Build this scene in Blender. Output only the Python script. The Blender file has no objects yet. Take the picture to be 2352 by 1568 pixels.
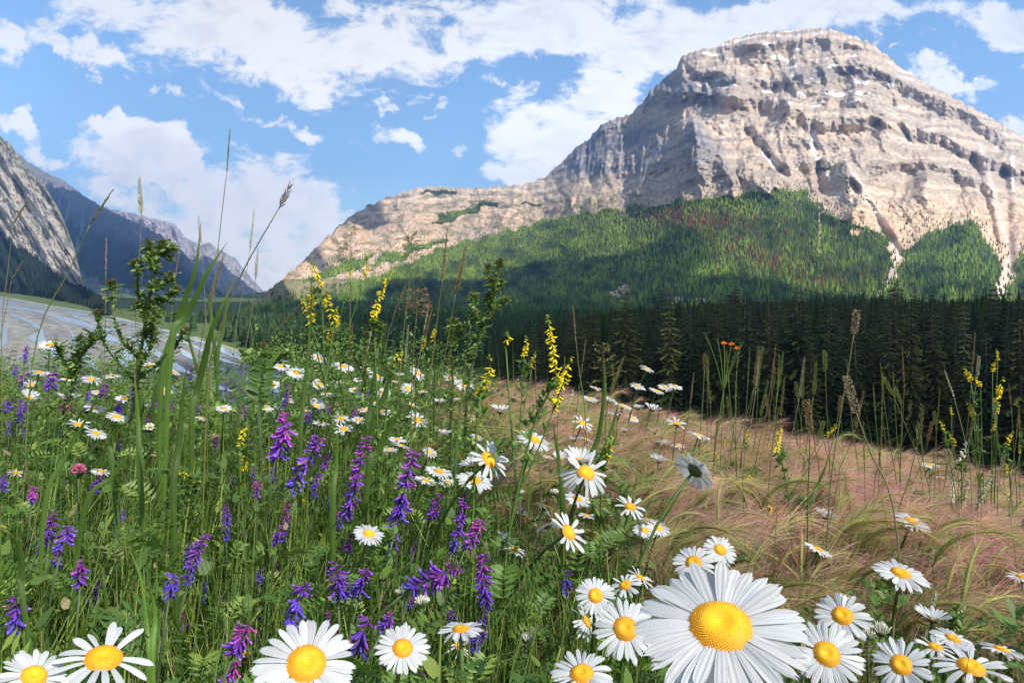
import bpy, math, random
import numpy as np
from mathutils import Vector, Matrix

# ------------------------------------------------------------------ camera, light, sky
F_PX, CX, HY = 1560.0, 1176.0, 664.0      # focal length, centre column and horizon row for a 2352 x 1568 picture
SC = bpy.context.scene
COL = SC.collection

cam_d = bpy.data.cameras.new('camera')
cam_d.sensor_width = 36.0
cam_d.lens = 36.0 * F_PX / 2352.0
cam_d.shift_y = -(784.0 - HY) / 2352.0
cam_d.clip_start = 0.02
cam_d.clip_end = 60000.0
cam = bpy.data.objects.new('camera', cam_d)
COL.objects.link(cam)
cam.location = (0, 0, 0)
cam.rotation_euler = (math.radians(90), 0, 0)
SC.camera = cam

SUN_EL, SUN_AZ = math.radians(44), math.radians(128)   # azimuth clockwise from +Y (the view direction)
SUN = Vector((math.cos(SUN_EL) * math.sin(SUN_AZ), math.cos(SUN_EL) * math.cos(SUN_AZ), math.sin(SUN_EL)))
sun_d = bpy.data.lights.new('sun', 'SUN')
sun_d.energy = 4.4
sun_d.angle = math.radians(0.5)
sun_d.color = (1.0, 0.955, 0.89)
sun_o = bpy.data.objects.new('sun', sun_d)
COL.objects.link(sun_o)
sun_o.rotation_euler = SUN.to_track_quat('Z', 'Y').to_euler()

SC.view_settings.view_transform = 'Standard'
SC.view_settings.look = 'None'
SC.view_settings.exposure = 0.65
SC.view_settings.gamma = 1.0

# clouds painted on the sky itself: (centre x, centre y, half width, half height, slope in degrees, weight) in picture units
CLOUDS = [
    (560, 70, 480, 120, 12, 1.0), (180, 85, 230, 45, 20, .85), (20, 85, 70, 55, 10, .8), (880, 80, 260, 130, 12, .9),
    (640, 262, 260, 26, 24, .62), (330, 352, 175, 92, 10, 1.25), (270, 268, 100, 30, 18, .8), (560, 440, 250, 110, 14, .95),
    (470, 520, 230, 80, 22, .95), (720, 520, 160, 90, 8, .95), (640, 620, 150, 60, 10, .95),
    (905, 318, 90, 40, 24, .72), (885, 226, 65, 22, 0, .62), (1000, 243, 28, 26, 0, .6), (1030, 350, 32, 28, 30, .62),
    (1300, 290, 200, 130, -8, 1.0), (1420, 210, 170, 90, -4, .95), (1200, 400, 120, 55, 8, .9), (1130, 215, 60, 22, 0, .55),
    (1330, 40, 420, 95, 2, 1.0), (1560, 100, 250, 80, -6, .95), (1850, 25, 270, 70, 0, 1.0), (1080, 60, 200, 90, 10, .85),
    (2310, 60, 140, 80, 0, 1.05), (2200, 178, 120, 30, 6, .66), (2345, 285, 55, 60, 0, .9), (2110, 105, 60, 20, 0, .5), (2140, 30, 60, 30, 0, .5),
    (55, 312, 80, 32, 12, .8), (125, 335, 70, 26, 14, .65), (10, 285, 60, 30, 0, .6), (260, 430, 120, 40, 20, .75), (400, 215, 60, 18, 20, .5),
]

world = bpy.data.worlds.new("World")
SC.world = world
world.use_nodes = True
nt = world.node_tree
nt.nodes.clear()
def N(tree, typ, **kw):
    n = tree.nodes.new(typ)
    for k, v in kw.items():
        setattr(n, k, v)
    return n
def L(tree, a, b):
    tree.links.new(a, b)
def mth(tree, op, a, b=None, c=None, clamp=False):
    n = tree.nodes.new('ShaderNodeMath'); n.operation = op; n.use_clamp = clamp
    for i, v in enumerate((a, b, c)):
        if v is None: continue
        if isinstance(v, (int, float)): n.inputs[i].default_value = v
        else: tree.links.new(v, n.inputs[i])
    return n.outputs[0]
def sstep(tree, v, lo, hi, o0=0.0, o1=1.0):
    n = tree.nodes.new('ShaderNodeMapRange'); n.interpolation_type = 'SMOOTHSTEP'
    tree.links.new(v, n.inputs[0])
    for i, x in enumerate((lo, hi, o0, o1)): n.inputs[i + 1].default_value = x
    return n.outputs[0]
def mixc(tree, f, a, b, mode='MIX'):
    n = tree.nodes.new('ShaderNodeMix'); n.data_type = 'RGBA'; n.blend_type = mode
    for s, v in ((n.inputs[0], f), (n.inputs[6], a), (n.inputs[7], b)):
        if isinstance(v, (int, float)): s.default_value = v
        elif isinstance(v, tuple): s.default_value = v if len(v) == 4 else v + (1.0,)
        else: tree.links.new(v, s)
    return n.outputs[2]

sky = N(nt, 'ShaderNodeTexSky', sky_type='NISHITA', sun_disc=False)
sky.sun_elevation = SUN_EL
sky.sun_rotation = SUN_AZ
sky.air_density = 1.0; sky.dust_density = 0.6; sky.ozone_density = 2.0
tc = N(nt, 'ShaderNodeTexCoord')
sep = N(nt, 'ShaderNodeSeparateXYZ'); L(nt, tc.outputs['Generated'], sep.inputs[0])
dy = mth(nt, 'MAXIMUM', mth(nt, 'ABSOLUTE', sep.outputs[1]), 0.12)
px = mth(nt, 'DIVIDE', sep.outputs[0], dy)
pz = mth(nt, 'DIVIDE', sep.outputs[2], dy)
cmb = N(nt, 'ShaderNodeCombineXYZ'); L(nt, px, cmb.inputs[0]); L(nt, pz, cmb.inputs[1])
# wobble the sky coordinates so that cloud edges are never round
wn = N(nt, 'ShaderNodeTexNoise'); wn.inputs['Scale'].default_value = 8.0; wn.inputs['Detail'].default_value = 8.0
L(nt, cmb.outputs[0], wn.inputs['Vector'])
wv = N(nt, 'ShaderNodeVectorMath', operation='SUBTRACT'); L(nt, wn.outputs['Color'], wv.inputs[0]); wv.inputs[1].default_value = (.5, .5, .5)
ws = N(nt, 'ShaderNodeVectorMath', operation='SCALE'); L(nt, wv.outputs[0], ws.inputs[0]); ws.inputs['Scale'].default_value = 0.17
wp = N(nt, 'ShaderNodeVectorMath', operation='ADD'); L(nt, cmb.outputs[0], wp.inputs[0]); L(nt, ws.outputs[0], wp.inputs[1])
wn2 = N(nt, 'ShaderNodeTexNoise'); wn2.inputs['Scale'].default_value = 34.0; wn2.inputs['Detail'].default_value = 6.0; wn2.inputs['Roughness'].default_value = .65
L(nt, cmb.outputs[0], wn2.inputs['Vector'])
wv2 = N(nt, 'ShaderNodeVectorMath', operation='SUBTRACT'); L(nt, wn2.outputs['Color'], wv2.inputs[0]); wv2.inputs[1].default_value = (.5, .5, .5)
ws2 = N(nt, 'ShaderNodeVectorMath', operation='SCALE'); L(nt, wv2.outputs[0], ws2.inputs[0]); ws2.inputs['Scale'].default_value = 0.06
wp1 = wp; wp = N(nt, 'ShaderNodeVectorMath', operation='ADD'); L(nt, wp1.outputs[0], wp.inputs[0]); L(nt, ws2.outputs[0], wp.inputs[1])
acc = None
for (cx, cy, rx, ry, slope, w) in CLOUDS:
    m = N(nt, 'ShaderNodeMapping', vector_type='TEXTURE')
    m.inputs['Location'].default_value = ((cx - CX) / F_PX, (HY - cy) / F_PX, 0)
    m.inputs['Rotation'].default_value = (0, 0, -math.radians(slope))
    m.inputs['Scale'].default_value = (rx / F_PX, ry / F_PX, 1)
    L(nt, wp.outputs[0], m.inputs['Vector'])
    ln = N(nt, 'ShaderNodeVectorMath', operation='LENGTH'); L(nt, m.outputs[0], ln.inputs[0])
    v = sstep(nt, ln.outputs['Value'], 0.25, 1.35, w, 0.0)
    acc = v if acc is None else mth(nt, 'MAXIMUM', acc, v)
n1 = N(nt, 'ShaderNodeTexNoise'); n1.inputs['Scale'].default_value = 13.0; n1.inputs['Detail'].default_value = 11.0; n1.inputs['Roughness'].default_value = .67
n1.inputs['Distortion'].default_value = .35
mp1 = N(nt, 'ShaderNodeMapping'); mp1.inputs['Rotation'].default_value = (0, 0, math.radians(24)); mp1.inputs['Scale'].default_value = (.75, 1.35, 1)
L(nt, cmb.outputs[0], mp1.inputs['Vector']); L(nt, mp1.outputs[0], n1.inputs['Vector'])
n2 = N(nt, 'ShaderNodeTexNoise'); n2.inputs['Scale'].default_value = 3.2; n2.inputs['Detail'].default_value = 6.0; n2.inputs['Roughness'].default_value = .55
L(nt, cmb.outputs[0], n2.inputs['Vector'])
dens = mth(nt, 'ADD', acc, mth(nt, 'MULTIPLY', mth(nt, 'SUBTRACT', n1.outputs[0], .5), 2.9))
# elsewhere in the sky (behind the camera) a broken cover
back = sstep(nt, sep.outputs[1], 0.25, -0.15)
dens = mth(nt, 'ADD', dens, mth(nt, 'MULTIPLY', back, mth(nt, 'MULTIPLY', n2.outputs[0], .9)))
mask = sstep(nt, dens, 0.28, 0.82)
thick = sstep(nt, mth(nt, 'ADD', dens, mth(nt, 'MULTIPLY', mth(nt, 'SUBTRACT', n2.outputs[0], .5), 1.6)), 0.75, 1.75)
low = sstep(nt, pz, 0.46, 0.16)
n3 = N(nt, 'ShaderNodeTexNoise'); n3.inputs['Scale'].default_value = 13.0; n3.inputs['Detail'].default_value = 11.0; n3.inputs['Roughness'].default_value = .67
n3.inputs['Distortion'].default_value = .35
of3 = N(nt, 'ShaderNodeVectorMath', operation='ADD'); L(nt, mp1.outputs[0], of3.inputs[0]); of3.inputs[1].default_value = (.015, .018, 0); L(nt, of3.outputs[0], n3.inputs['Vector'])
relief = mth(nt, 'MULTIPLY', mth(nt, 'SUBTRACT', n3.outputs[0], n1.outputs[0]), 4.6)
thick = mth(nt, 'ADD', thick, relief, clamp=True)
skyc = mixc(nt, 1.0, sky.outputs[0], (.125, .142, .150), 'MULTIPLY')
cl_lit = mixc(nt, low, (.74, .75, .77), (1.16, 1.14, 1.12))
cl_grey = mixc(nt, low, (.56, .57, .60), (.98, .98, 1.0))
clc = mixc(nt, thick, cl_lit, cl_grey)
fin = mixc(nt, mask, skyc, clc)
bg = N(nt, 'ShaderNodeBackground'); L(nt, fin, bg.inputs['Color']); bg.inputs['Strength'].default_value = 1.0
wo = N(nt, 'ShaderNodeOutputWorld'); L(nt, bg.outputs[0], wo.inputs[0])

# ------------------------------------------------------------------ helpers
rng = np.random.default_rng(7)
random.seed(7)
def W(x, y, D):
    """the point at distance D (along the view) that lies towards a spot of the photograph"""
    return np.array([(x - CX) / F_PX * D, D, (HY - y) / F_PX * D])

def tag(o, label=None, cat=None, group=None, kind=None):
    if label: o['label'] = label
    if cat: o['category'] = cat
    if group: o['group'] = group
    if kind: o['kind'] = kind
    return o

class MB:
    """collects vertices, faces and vertex tints, then links them as ONE mesh"""
    def __init__(s): s.V = []; s.F = []; s.C = []; s.n = 0
    def add(s, V, F, col=(1, 1, 1)):
        V = np.asarray(V, dtype=np.float64).reshape(-1, 3)
        s.V.append(V)
        fl = F if isinstance(F, list) and len(F) and isinstance(F[0], np.ndarray) and F[0].ndim == 2 else [np.asarray(F)]
        for f in fl:
            if len(f): s.F.append(np.asarray(f, dtype=np.int64) + s.n)
        c = np.asarray(col, dtype=np.float64)
        if c.ndim == 1: c = np.tile(c[:3], (len(V), 1))
        s.C.append(c[:, :3])
        s.n += len(V)
    def mesh(s, name, smooth=True):
        V = np.concatenate(s.V); C = np.concatenate(s.C)
        loops = np.concatenate([f.ravel() for f in s.F])
        sizes = np.concatenate([np.full(len(f), f.shape[1]) for f in s.F])
        starts = np.concatenate([[0], np.cumsum(sizes)[:-1]])
        me = bpy.data.meshes.new(name)
        me.vertices.add(len(V)); me.vertices.foreach_set('co', V.astype(np.float32).ravel())
        me.loops.add(len(loops)); me.loops.foreach_set('vertex_index', loops.astype(np.int32))
        me.polygons.add(len(sizes)); me.polygons.foreach_set('loop_start', starts.astype(np.int32))
        try: me.polygons.foreach_set('loop_total', sizes.astype(np.int32))
        except Exception: pass
        me.polygons.foreach_set('use_smooth', np.full(len(sizes), smooth))
        me.update(calc_edges=True)
        a = me.attributes.new('col', 'FLOAT_COLOR', 'POINT')
        a.data.foreach_set('color', np.concatenate([C, np.ones((len(C), 1))], 1).astype(np.float32).ravel())
        return me
    def obj(s, name, mat, parent=None, smooth=True):
        return link(name, s.mesh(name, smooth), mat, parent)

def link(name, me, mat=None, parent=None, matrix=None):
    if mat is not None and not me.materials: me.materials.append(mat)
    o = bpy.data.objects.new(name, me)
    COL.objects.link(o)
    if parent is not None: o.parent = parent
    if matrix is not None: o.matrix_basis = matrix
    return o

def empty(name, loc):
    o = bpy.data.objects.new(name, None)
    COL.objects.link(o)
    o.location = Vector(loc)
    o.empty_display_size = 0.02
    return o

def _hash(ix, iy, seed):
    h = (ix.astype(np.int64) * 374761393 + iy.astype(np.int64) * 668265263 + seed * 1274126177) & 0xffffffff
    h = ((h ^ (h >> 13)) * 1274126177) & 0xffffffff
    return ((h ^ (h >> 16)) & 0xffffff) / float(0xffffff)
def gnoise(x, y, seed=0):
    ix = np.floor(x); iy = np.floor(y); fx = x - ix; fy = y - iy
    ux = fx * fx * fx * (fx * (fx * 6 - 15) + 10); uy = fy * fy * fy * (fy * (fy * 6 - 15) + 10)
    def g(a, b):
        t = _hash(ix + a, iy + b, seed) * 6.2831853
        return np.cos(t) * (fx - a) + np.sin(t) * (fy - b)
    return 1.5 * ((g(0, 0) * (1 - ux) + g(1, 0) * ux) * (1 - uy) + (g(0, 1) * (1 - ux) + g(1, 1) * ux) * uy)
def fbm(x, y, oct=5, seed=0, gain=.5, lac=2.03):
    s = 0; a = 1.0; f = 1.0
    for k in range(oct):
        s = s + a * gnoise(x * f, y * f, seed + 17 * k); a *= gain; f *= lac
    return s
def ridged(x, y, oct=5, seed=0, gain=.5, lac=2.03):
    s = 0; a = 1.0; f = 1.0
    for k in range(oct):
        s = s + a * (1 - 2 * np.abs(gnoise(x * f, y * f, seed + 17 * k))); a *= gain; f *= lac
    return s
def smooth(x, a, b):
    t = np.clip((x - a) / (b - a), 0, 1)
    return t * t * (3 - 2 * t)
def inpoly(x, y, poly):
    r = np.zeros(x.shape, bool); n = len(poly)
    for i in range(n):
        x0, y0 = poly[i]; x1, y1 = poly[(i + 1) % n]
        if y0 == y1: continue
        c = ((y0 > y) != (y1 > y)) & (x < (x1 - x0) * (y - y0) / (y1 - y0) + x0)
        r ^= c
    return r
def frames(P):
    T = np.gradient(P, axis=0); T /= np.linalg.norm(T, axis=1)[:, None] + 1e-12
    ref = np.array([0.0, 1.0, 0.0]) if abs(T[0][1]) < .9 else np.array([1.0, 0, 0])
    A = np.cross(T, ref); A /= np.linalg.norm(A, axis=1)[:, None] + 1e-12
    B = np.cross(T, A)
    return T, A, B
def tube(mb, P, r, col, sides=5, cap=True):
    P = np.asarray(P, float); n = len(P)
    r = np.broadcast_to(np.asarray(r, float), (n,))
    T, A, B = frames(P)
    th = np.arange(sides) / sides * 2 * np.pi
    V = P[:, None] + r[:, None, None] * (np.cos(th)[None, :, None] * A[:, None] + np.sin(th)[None, :, None] * B[:, None])
    i = np.arange(n - 1)[:, None] * sides; j = np.arange(sides)[None]; k = (j + 1) % sides
    Fq = np.stack([i + j, i + k, i + sides + k, i + sides + j], -1).reshape(-1, 4)
    F = [Fq]
    if cap: F = [Fq, np.array([list(range(sides))[::-1], [(n - 1) * sides + q for q in range(sides)]])]
    c = np.asarray(col, float)
    if c.ndim == 2 and len(c) == n: c = np.repeat(c, sides, 0)
    mb.add(V.reshape(-1, 3), F, c)
def bez(p0, p1, p2, n=9):
    t = np.linspace(0, 1, n)[:, None]
    return (1 - t) ** 2 * np.asarray(p0) + 2 * t * (1 - t) * np.asarray(p1) + t * t * np.asarray(p2)
def poly_curve(pts, n=14):
    """smooth curve through points (Catmull-Rom)"""
    P = np.asarray(pts, float)
    if len(P) == 2: return P[0] + (P[1] - P[0]) * np.linspace(0, 1, n)[:, None]
    Q = np.vstack([2 * P[0] - P[1], P, 2 * P[-1] - P[-2]])
    m = len(P) - 1; out = []
    for t in np.linspace(0, m - 1e-9, n):
        i = int(t); f = t - i; a, b, c, d = Q[i:i + 4]
        out.append(.5 * ((2 * b) + (c - a) * f + (2 * a - 5 * b + 4 * c - d) * f * f + (3 * b - a - 3 * c + d) * f ** 3))
    return np.array(out)

def ribbons(base, az, lean, length, width, bend, segs=4, twist=0.0, fold=0.0):
    """many grass-like strips at once; returns V (n*(segs+1)*2,3) and quads"""
    n = len(base)
    az, lean, length, width, bend = (np.broadcast_to(np.asarray(q, float), (n,)) for q in (az, lean, length, width, bend))
    t = np.linspace(0, 1, segs + 1)[None, :]
    ang = lean[:, None] + bend[:, None] * t              # angle from vertical along the blade
    ds = (length / segs)[:, None]
    dx = np.concatenate([np.zeros((n, 1)), np.cumsum(np.sin(ang[:, :-1]) * ds, 1)], 1)
    dz = np.concatenate([np.zeros((n, 1)), np.cumsum(np.cos(ang[:, :-1]) * ds, 1)], 1)
    ca, sa = np.cos(az)[:, None], np.sin(az)[:, None]
    C = np.stack([base[:, 0:1] + dx * ca, base[:, 1:2] + dx * sa, base[:, 2:3] + dz], -1)
    w = width[:, None] * np.clip(np.minimum(1.0, (1 - t) * 2.2 + .04), 0, 1) * (.6 + .4 * np.minimum(1, t * 4))
    tw = az[:, None] + np.pi / 2 + twist * t
    S = np.stack([np.cos(tw) * np.ones_like(w), np.sin(tw) * np.ones_like(w), np.zeros_like(w)], -1) * w[..., None] * .5
    V = np.stack([C - S, C + S], 2)                       # n, segs+1, 2, 3
    k = (np.arange(n) * (segs + 1) * 2)[:, None] + (np.arange(segs) * 2)[None]
    F = np.stack([k, k + 1, k + 3, k + 2], -1).reshape(-1, 4)
    return V.reshape(-1, 3), F, C

# ------------------------------------------------------------------ materials
def new_mat(name):
    m = bpy.data.materials.new(name); m.use_nodes = True
    t = m.node_tree; t.nodes.clear()
    return m, t
def attr_col(t):
    a = t.nodes.new('ShaderNodeAttribute'); a.attribute_name = 'col'
    return a.outputs['Color']
def leaf_mat(name, trans=.35, rough=.5, spec=.35, vary=.25, tint=(1.25, 1.2, .55), noise=60.0):
    m, t = new_mat(name)
    c = attr_col(t)
    n = N(t, 'ShaderNodeTexNoise'); n.inputs['Scale'].default_value = noise; n.inputs['Detail'].default_value = 3
    g = N(t, 'ShaderNodeNewGeometry'); L(t, g.outputs['Position'], n.inputs['Vector'])
    oi = N(t, 'ShaderNodeObjectInfo')
    k = mth(t, 'ADD', mth(t, 'MULTIPLY', n.outputs[0], vary * 2), 1 - vary)
    k = mth(t, 'MULTIPLY', k, mth(t, 'ADD', mth(t, 'MULTIPLY', oi.outputs['Random'], .3), .85))
    kk = N(t, 'ShaderNodeVectorMath', operation='SCALE'); L(t, c, kk.inputs[0]); L(t, k, kk.inputs['Scale'])
    p = N(t, 'ShaderNodeBsdfPrincipled'); L(t, kk.outputs[0], p.inputs['Base Color'])
    p.inputs['Roughness'].default_value = rough; p.inputs['Specular IOR Level'].default_value = spec
    o = N(t, 'ShaderNodeOutputMaterial')
    if trans > 0:
        tr = N(t, 'ShaderNodeBsdfTranslucent')
        tt = mixc(t, 1.0, kk.outputs[0], tint, 'MULTIPLY'); L(t, tt, tr.inputs['Color'])
        ms = N(t, 'ShaderNodeMixShader'); ms.inputs[0].default_value = trans
        L(t, p.outputs[0], ms.inputs[1]); L(t, tr.outputs[0], ms.inputs[2]); L(t, ms.outputs[0], o.inputs[0])
    else:
        L(t, p.outputs[0], o.inputs[0])
    return m
def rock_mat(name, scale=.02, bump=1.0, rough=.95, dist=6.0):
    m, t = new_mat(name)
    c = attr_col(t)
    g = N(t, 'ShaderNodeNewGeometry')
    n = N(t, 'ShaderNodeTexNoise'); n.inputs['Scale'].default_value = scale; n.inputs['Detail'].default_value = 7; n.inputs['Roughness'].default_value = .65
    L(t, g.outputs['Position'], n.inputs['Vector'])
    k = mth(t, 'ADD', mth(t, 'MULTIPLY', n.outputs[0], .7), .65)
    kk = N(t, 'ShaderNodeVectorMath', operation='SCALE'); L(t, c, kk.inputs[0]); L(t, k, kk.inputs['Scale'])
    p = N(t, 'ShaderNodeBsdfPrincipled'); L(t, kk.outputs[0], p.inputs['Base Color'])
    p.inputs['Roughness'].default_value = rough; p.inputs['Specular IOR Level'].default_value = .1
    b = N(t, 'ShaderNodeBump'); b.inputs['Strength'].default_value = bump; b.inputs['Distance'].default_value = dist
    L(t, n.outputs[0], b.inputs['Height']); L(t, b.outputs[0], p.inputs['Normal'])
    o = N(t, 'ShaderNodeOutputMaterial'); L(t, p.outputs[0], o.inputs[0])
    return m

M = {}
M['leaf'] = leaf_mat('green_leaf')
M['stem'] = leaf_mat('green_stem', trans=.1)
M['conifer'] = leaf_mat('conifer_needles', trans=.12, rough=.7, spec=.15, vary=.4, noise=.8)
M['forest'] = leaf_mat('far_conifer_needles', trans=.0, rough=.9, spec=.05, vary=.15, noise=.03)
M['bark'] = rock_mat('bark', scale=3.0, bump=.6, dist=.05)
M['rock'] = rock_mat('mountain_rock', scale=.035, bump=.9, dist=9.0)
M['soil'] = rock_mat('meadow_soil', scale=9.0, bump=.8, dist=.03)
M['awn'] = leaf_mat('barley_awn', trans=.45, rough=.5, spec=.3, vary=.1, tint=(1.12, .88, .88))
M['petal'] = leaf_mat('white_petal', trans=.36, rough=.55, spec=.25, vary=.06, tint=(1, 1, .96), noise=200)
M['disc'] = leaf_mat('yellow_disc', trans=0, rough=.6, spec=.25, vary=.3, noise=900)
M['bloom'] = leaf_mat('coloured_bloom', trans=.3, rough=.5, spec=.3, vary=.18, tint=(1.15, 1.0, 1.1), noise=250)
M['seed'] = leaf_mat('seed_head', trans=.2, rough=.7, spec=.2, vary=.3, tint=(1.1, 1, .7), noise=300)

# ------------------------------------------------------------------ the lie of the land
def canopy(x, y):
    """height of the tops of the meadow plants below the eye"""
    x = np.asarray(x, float); y = np.asarray(y, float)
    return -.2 - (.03 + .06 * smooth(x, -.5, .0)) * y - .18 * np.maximum(0, x)
MEADOW_END = 3.1
def meadow(x, y):
    return canopy(np.clip(x, -3.5, 3.5), np.clip(y, -1, MEADOW_END)) - .38
def plain(x, y):
    X = x / np.maximum(y, 1.0)
    z = -30 + 8 * smooth(x, -25, 40) * (1 - smooth(y, 300, 700))
    return z + smooth(-X, .44, .76) * .0215 * np.clip(y - 200, 0, 2500)
def ground_z(x, y):
    m = meadow(x, y)
    drop = 1 - np.exp(-np.maximum(0, y - MEADOW_END) / 7.0)
    return m + (plain(x, y) - m) * drop

def grid_mesh(mb, X, Y, Z, col):
    n, m = X.shape
    i = np.arange(n - 1)[:, None] * m + np.arange(m - 1)[None]
    F = np.stack([i, i + 1, i + m + 1, i + m], -1).reshape(-1, 4)
    mb.add(np.stack([X, Y, Z], -1).reshape(-1, 3), F, col)

ys = np.concatenate([-np.geomspace(400, 1.2, 18), np.linspace(-.9, 3.6, 60), np.geomspace(3.9, 60, 40), np.geomspace(66, 10800, 68)])
xs = np.concatenate([-np.geomspace(12000, 60, 46), -np.geomspace(54, 3.3, 22), np.linspace(-3, 3, 70), np.geomspace(3.3, 54, 22), np.geomspace(60, 12000, 46)])
GX, GY = np.meshgrid(xs, ys)
GZ = ground_z(GX, GY) + np.where(np.abs(GY - 1) < 3, .02 * fbm(GX * 3, GY * 3, 3, 5), 0)
gc = np.zeros(GX.shape + (3,))
nf = .5 + .5 * fbm(GX / 40, GY / 40, 4, 3)
gc[:] = np.array([.045, .042, .02])
far = smooth(GY, 8, 60)[..., None]
gc = gc * (1 - far) + far * (np.array([.07, .1, .028]) + nf[..., None] * np.array([.05, .05, .02]))
mb = MB(); grid_mesh(mb, GX, GY, GZ, gc.reshape(-1, 3))
tag(mb.obj('ground', M['soil']), kind='structure')

# ---- riverbed and braided water, lying on the plain
def ray_plain(x, y):
    """where the line of sight through a spot of the photograph meets the plain"""
    X = (x - CX) / F_PX; Z = (HY - y) / F_PX
    lo, hi = 5.0, 6000.0
    for _ in range(60):
        mid = .5 * (lo + hi)
        if Z * mid < float(plain(np.array(X * mid), np.array(mid))): hi = mid
        else: lo = mid
    return np.array([X * lo, lo])
bank = [(-120, 672), (0, 681), (120, 702), (240, 722), (430, 768), (640, 834), (800, 880), (1000, 945)]
bankw = np.array([ray_plain(*p) for p in bank])
NBK = 320
bankc = poly_curve(bankw, NBK)
nb = np.gradient(bankc, axis=0); nb /= np.linalg.norm(nb, axis=1)[:, None]
side = np.stack([nb[:, 1], -nb[:, 0]], 1)
if side[NBK // 2] @ (-bankc[NBK // 2]) < 0: side = -side         # towards the viewer
def strip(name, mat, o0, o1, dz, colfn, kind='structure', rows=24, i0=0, i1=320):
    """a flat strip that follows the far bank, from o0 to o1 metres this side of it"""
    f = np.linspace(0, 1, rows)[:, None]
    i = np.arange(i0, i1)
    if np.isscalar(o0): o0 = np.full(NBK, float(o0))
    if np.isscalar(o1): o1 = np.full(NBK, float(o1))
    off = o0[None, i] + (o1 - o0)[None, i] * f
    P = bankc[None, i] + side[None, i] * off[..., None]
    Z = plain(P[..., 0], P[..., 1]) + dz
    mb = MB(); grid_mesh(mb, P[..., 0], P[..., 1], Z, colfn(P, off).reshape(-1, 3))
    return tag(mb.obj(name, mat), kind=kind)
def bedcol(P, off):
    n = fbm(off / 14, P[..., 1] / 90, 4, 9); n2 = fbm(off / 4, P[..., 1] / 30, 4, 19)
    c = np.array([.25, .235, .215]) * (1 + .3 * n + .2 * n2)[..., None]
    brown = smooth(n2 + n, .5, .9)[..., None] * .7
    c = c * (1 + .35 * fbm(P[..., 0] / 3, P[..., 1] / 9, 3, 39))[..., None]
    c = c * (1 - brown) + brown * np.array([.19, .14, .095])
    edge = smooth(off, 5, 0)[..., None]
    return c * (1 - edge) + edge * np.array([.38, .36, .17])
M['gravel'] = rock_mat('river_gravel', scale=.6, bump=.3, dist=.2)
strip('riverbed', M['gravel'], 0, 260, .12, bedcol, rows=90)
mw, tw = new_mat('river_water')
p = N(tw, 'ShaderNodeBsdfPrincipled'); p.inputs['Base Color'].default_value = (.42, .52, .58, 1); p.inputs['Roughness'].default_value = .15
p.inputs['Specular IOR Level'].default_value = .5
nn = N(tw, 'ShaderNodeTexNoise'); nn.inputs['Scale'].default_value = .9; nn.inputs['Detail'].default_value = 4
gg = N(tw, 'ShaderNodeNewGeometry'); L(tw, gg.outputs['Position'], nn.inputs['Vector'])
bb = N(tw, 'ShaderNodeBump'); bb.inputs['Strength'].default_value = .35; bb.inputs['Distance'].default_value = .15
L(tw, nn.outputs[0], bb.inputs['Height']); L(tw, bb.outputs[0], p.inputs['Normal'])
oo = N(tw, 'ShaderNodeOutputMaterial'); L(tw, p.outputs[0], oo.inputs[0])
ii = np.arange(NBK) * 90 / NBK
def wob(s, a, f): return a * fbm(ii * f, ii * 0 + s * 3.1, 3, 31, .45)
wcol = lambda P, off: np.ones(P.shape[:-1] + (3,))
for k, (q0, q1, am) in enumerate(((4, 8, 1.5), (14, 16, 2), (22, 25, 3), (35, 38, 4), (45, 52, 5), (63, 65, 4), (76, 81, 5), (95, 103, 6), (122, 142, 8), (170, 190, 9))):
    w0 = wob(2 * k + 1, am, .07); wd = 1.35 * (q1 - q0) * np.clip(.75 + 1.2 * fbm(ii * .11, ii * 0 + 7.7 * k, 3, 33, .5), .03, 2)
    strip('river', mw, q0 + w0, q0 + w0 + wd, .3, wcol, rows=3)

# ------------------------------------------------------------------ mountains
def mountain(name, cols, rows, ridge, Dr, Db, relief, colour, jitter=2.0, power=.8, seed=1, sink=6.0, back=900.0):
    """terrain fanned out in directions from the valley floor (distance Db) up to a ridge line at distance Dr, with a back slope"""
    a = cols
    rx, ry = zip(*ridge)
    ys_ = np.interp(a, rx, ry)
    yr = ys_ + jitter * fbm(a / 14.0, a * 0 + seed, 4, seed) + .45 * jitter * fbm(a / 7.0, a * 0 + seed, 2, seed + 3)
    dr = np.interp(a, *zip(*Dr)); db = np.interp(a, *zip(*Db))
    X = (a - CX) / F_PX
    yb = HY - (plain(X * db, db) - sink) / db * F_PX
    yb = np.maximum(yb, yr + 6)
    t = np.linspace(0, 1, rows)[:, None]
    y = yb[None] + (yr - yb)[None] * t
    ts = np.clip((y - yb[None]) / np.minimum(ys_ - yb, -6)[None], 0, 1.1)
    D0 = db[None] + (dr - db)[None] * ts ** power
    A = np.broadcast_to(a[None], y.shape)
    D = D0 + relief(A, y, t, D0)
    D[0] = db
    xw = X[None] * D; zw = (HY - y) / F_PX * D
    c = colour(A, y, t, D, zw)
    # the far side of the ridge
    bx, by, bz, bc = [], [], [], []
    for k, s in enumerate((.06, .2, .5, 1.0)):
        Dk = D[-1] + back * s
        zk = zw[-1] * (1 - s) + (-40) * s
        bx.append(X * Dk); by.append(Dk); bz.append(zk); bc.append(c[-1])
    XX = np.vstack([xw, bx]); YY = np.vstack([D, by]); ZZ = np.vstack([zw, bz]); CC = np.concatenate([c, np.array(bc)], 0)
    mb = MB(); grid_mesh(mb, XX, YY, ZZ, CC.reshape(-1, 3))
    o = tag(mb.obj(name, M['rock']), kind='structure')
    return dict(o=o, a=a, y=y, D=D, z=zw, x=xw, t=t)

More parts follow.
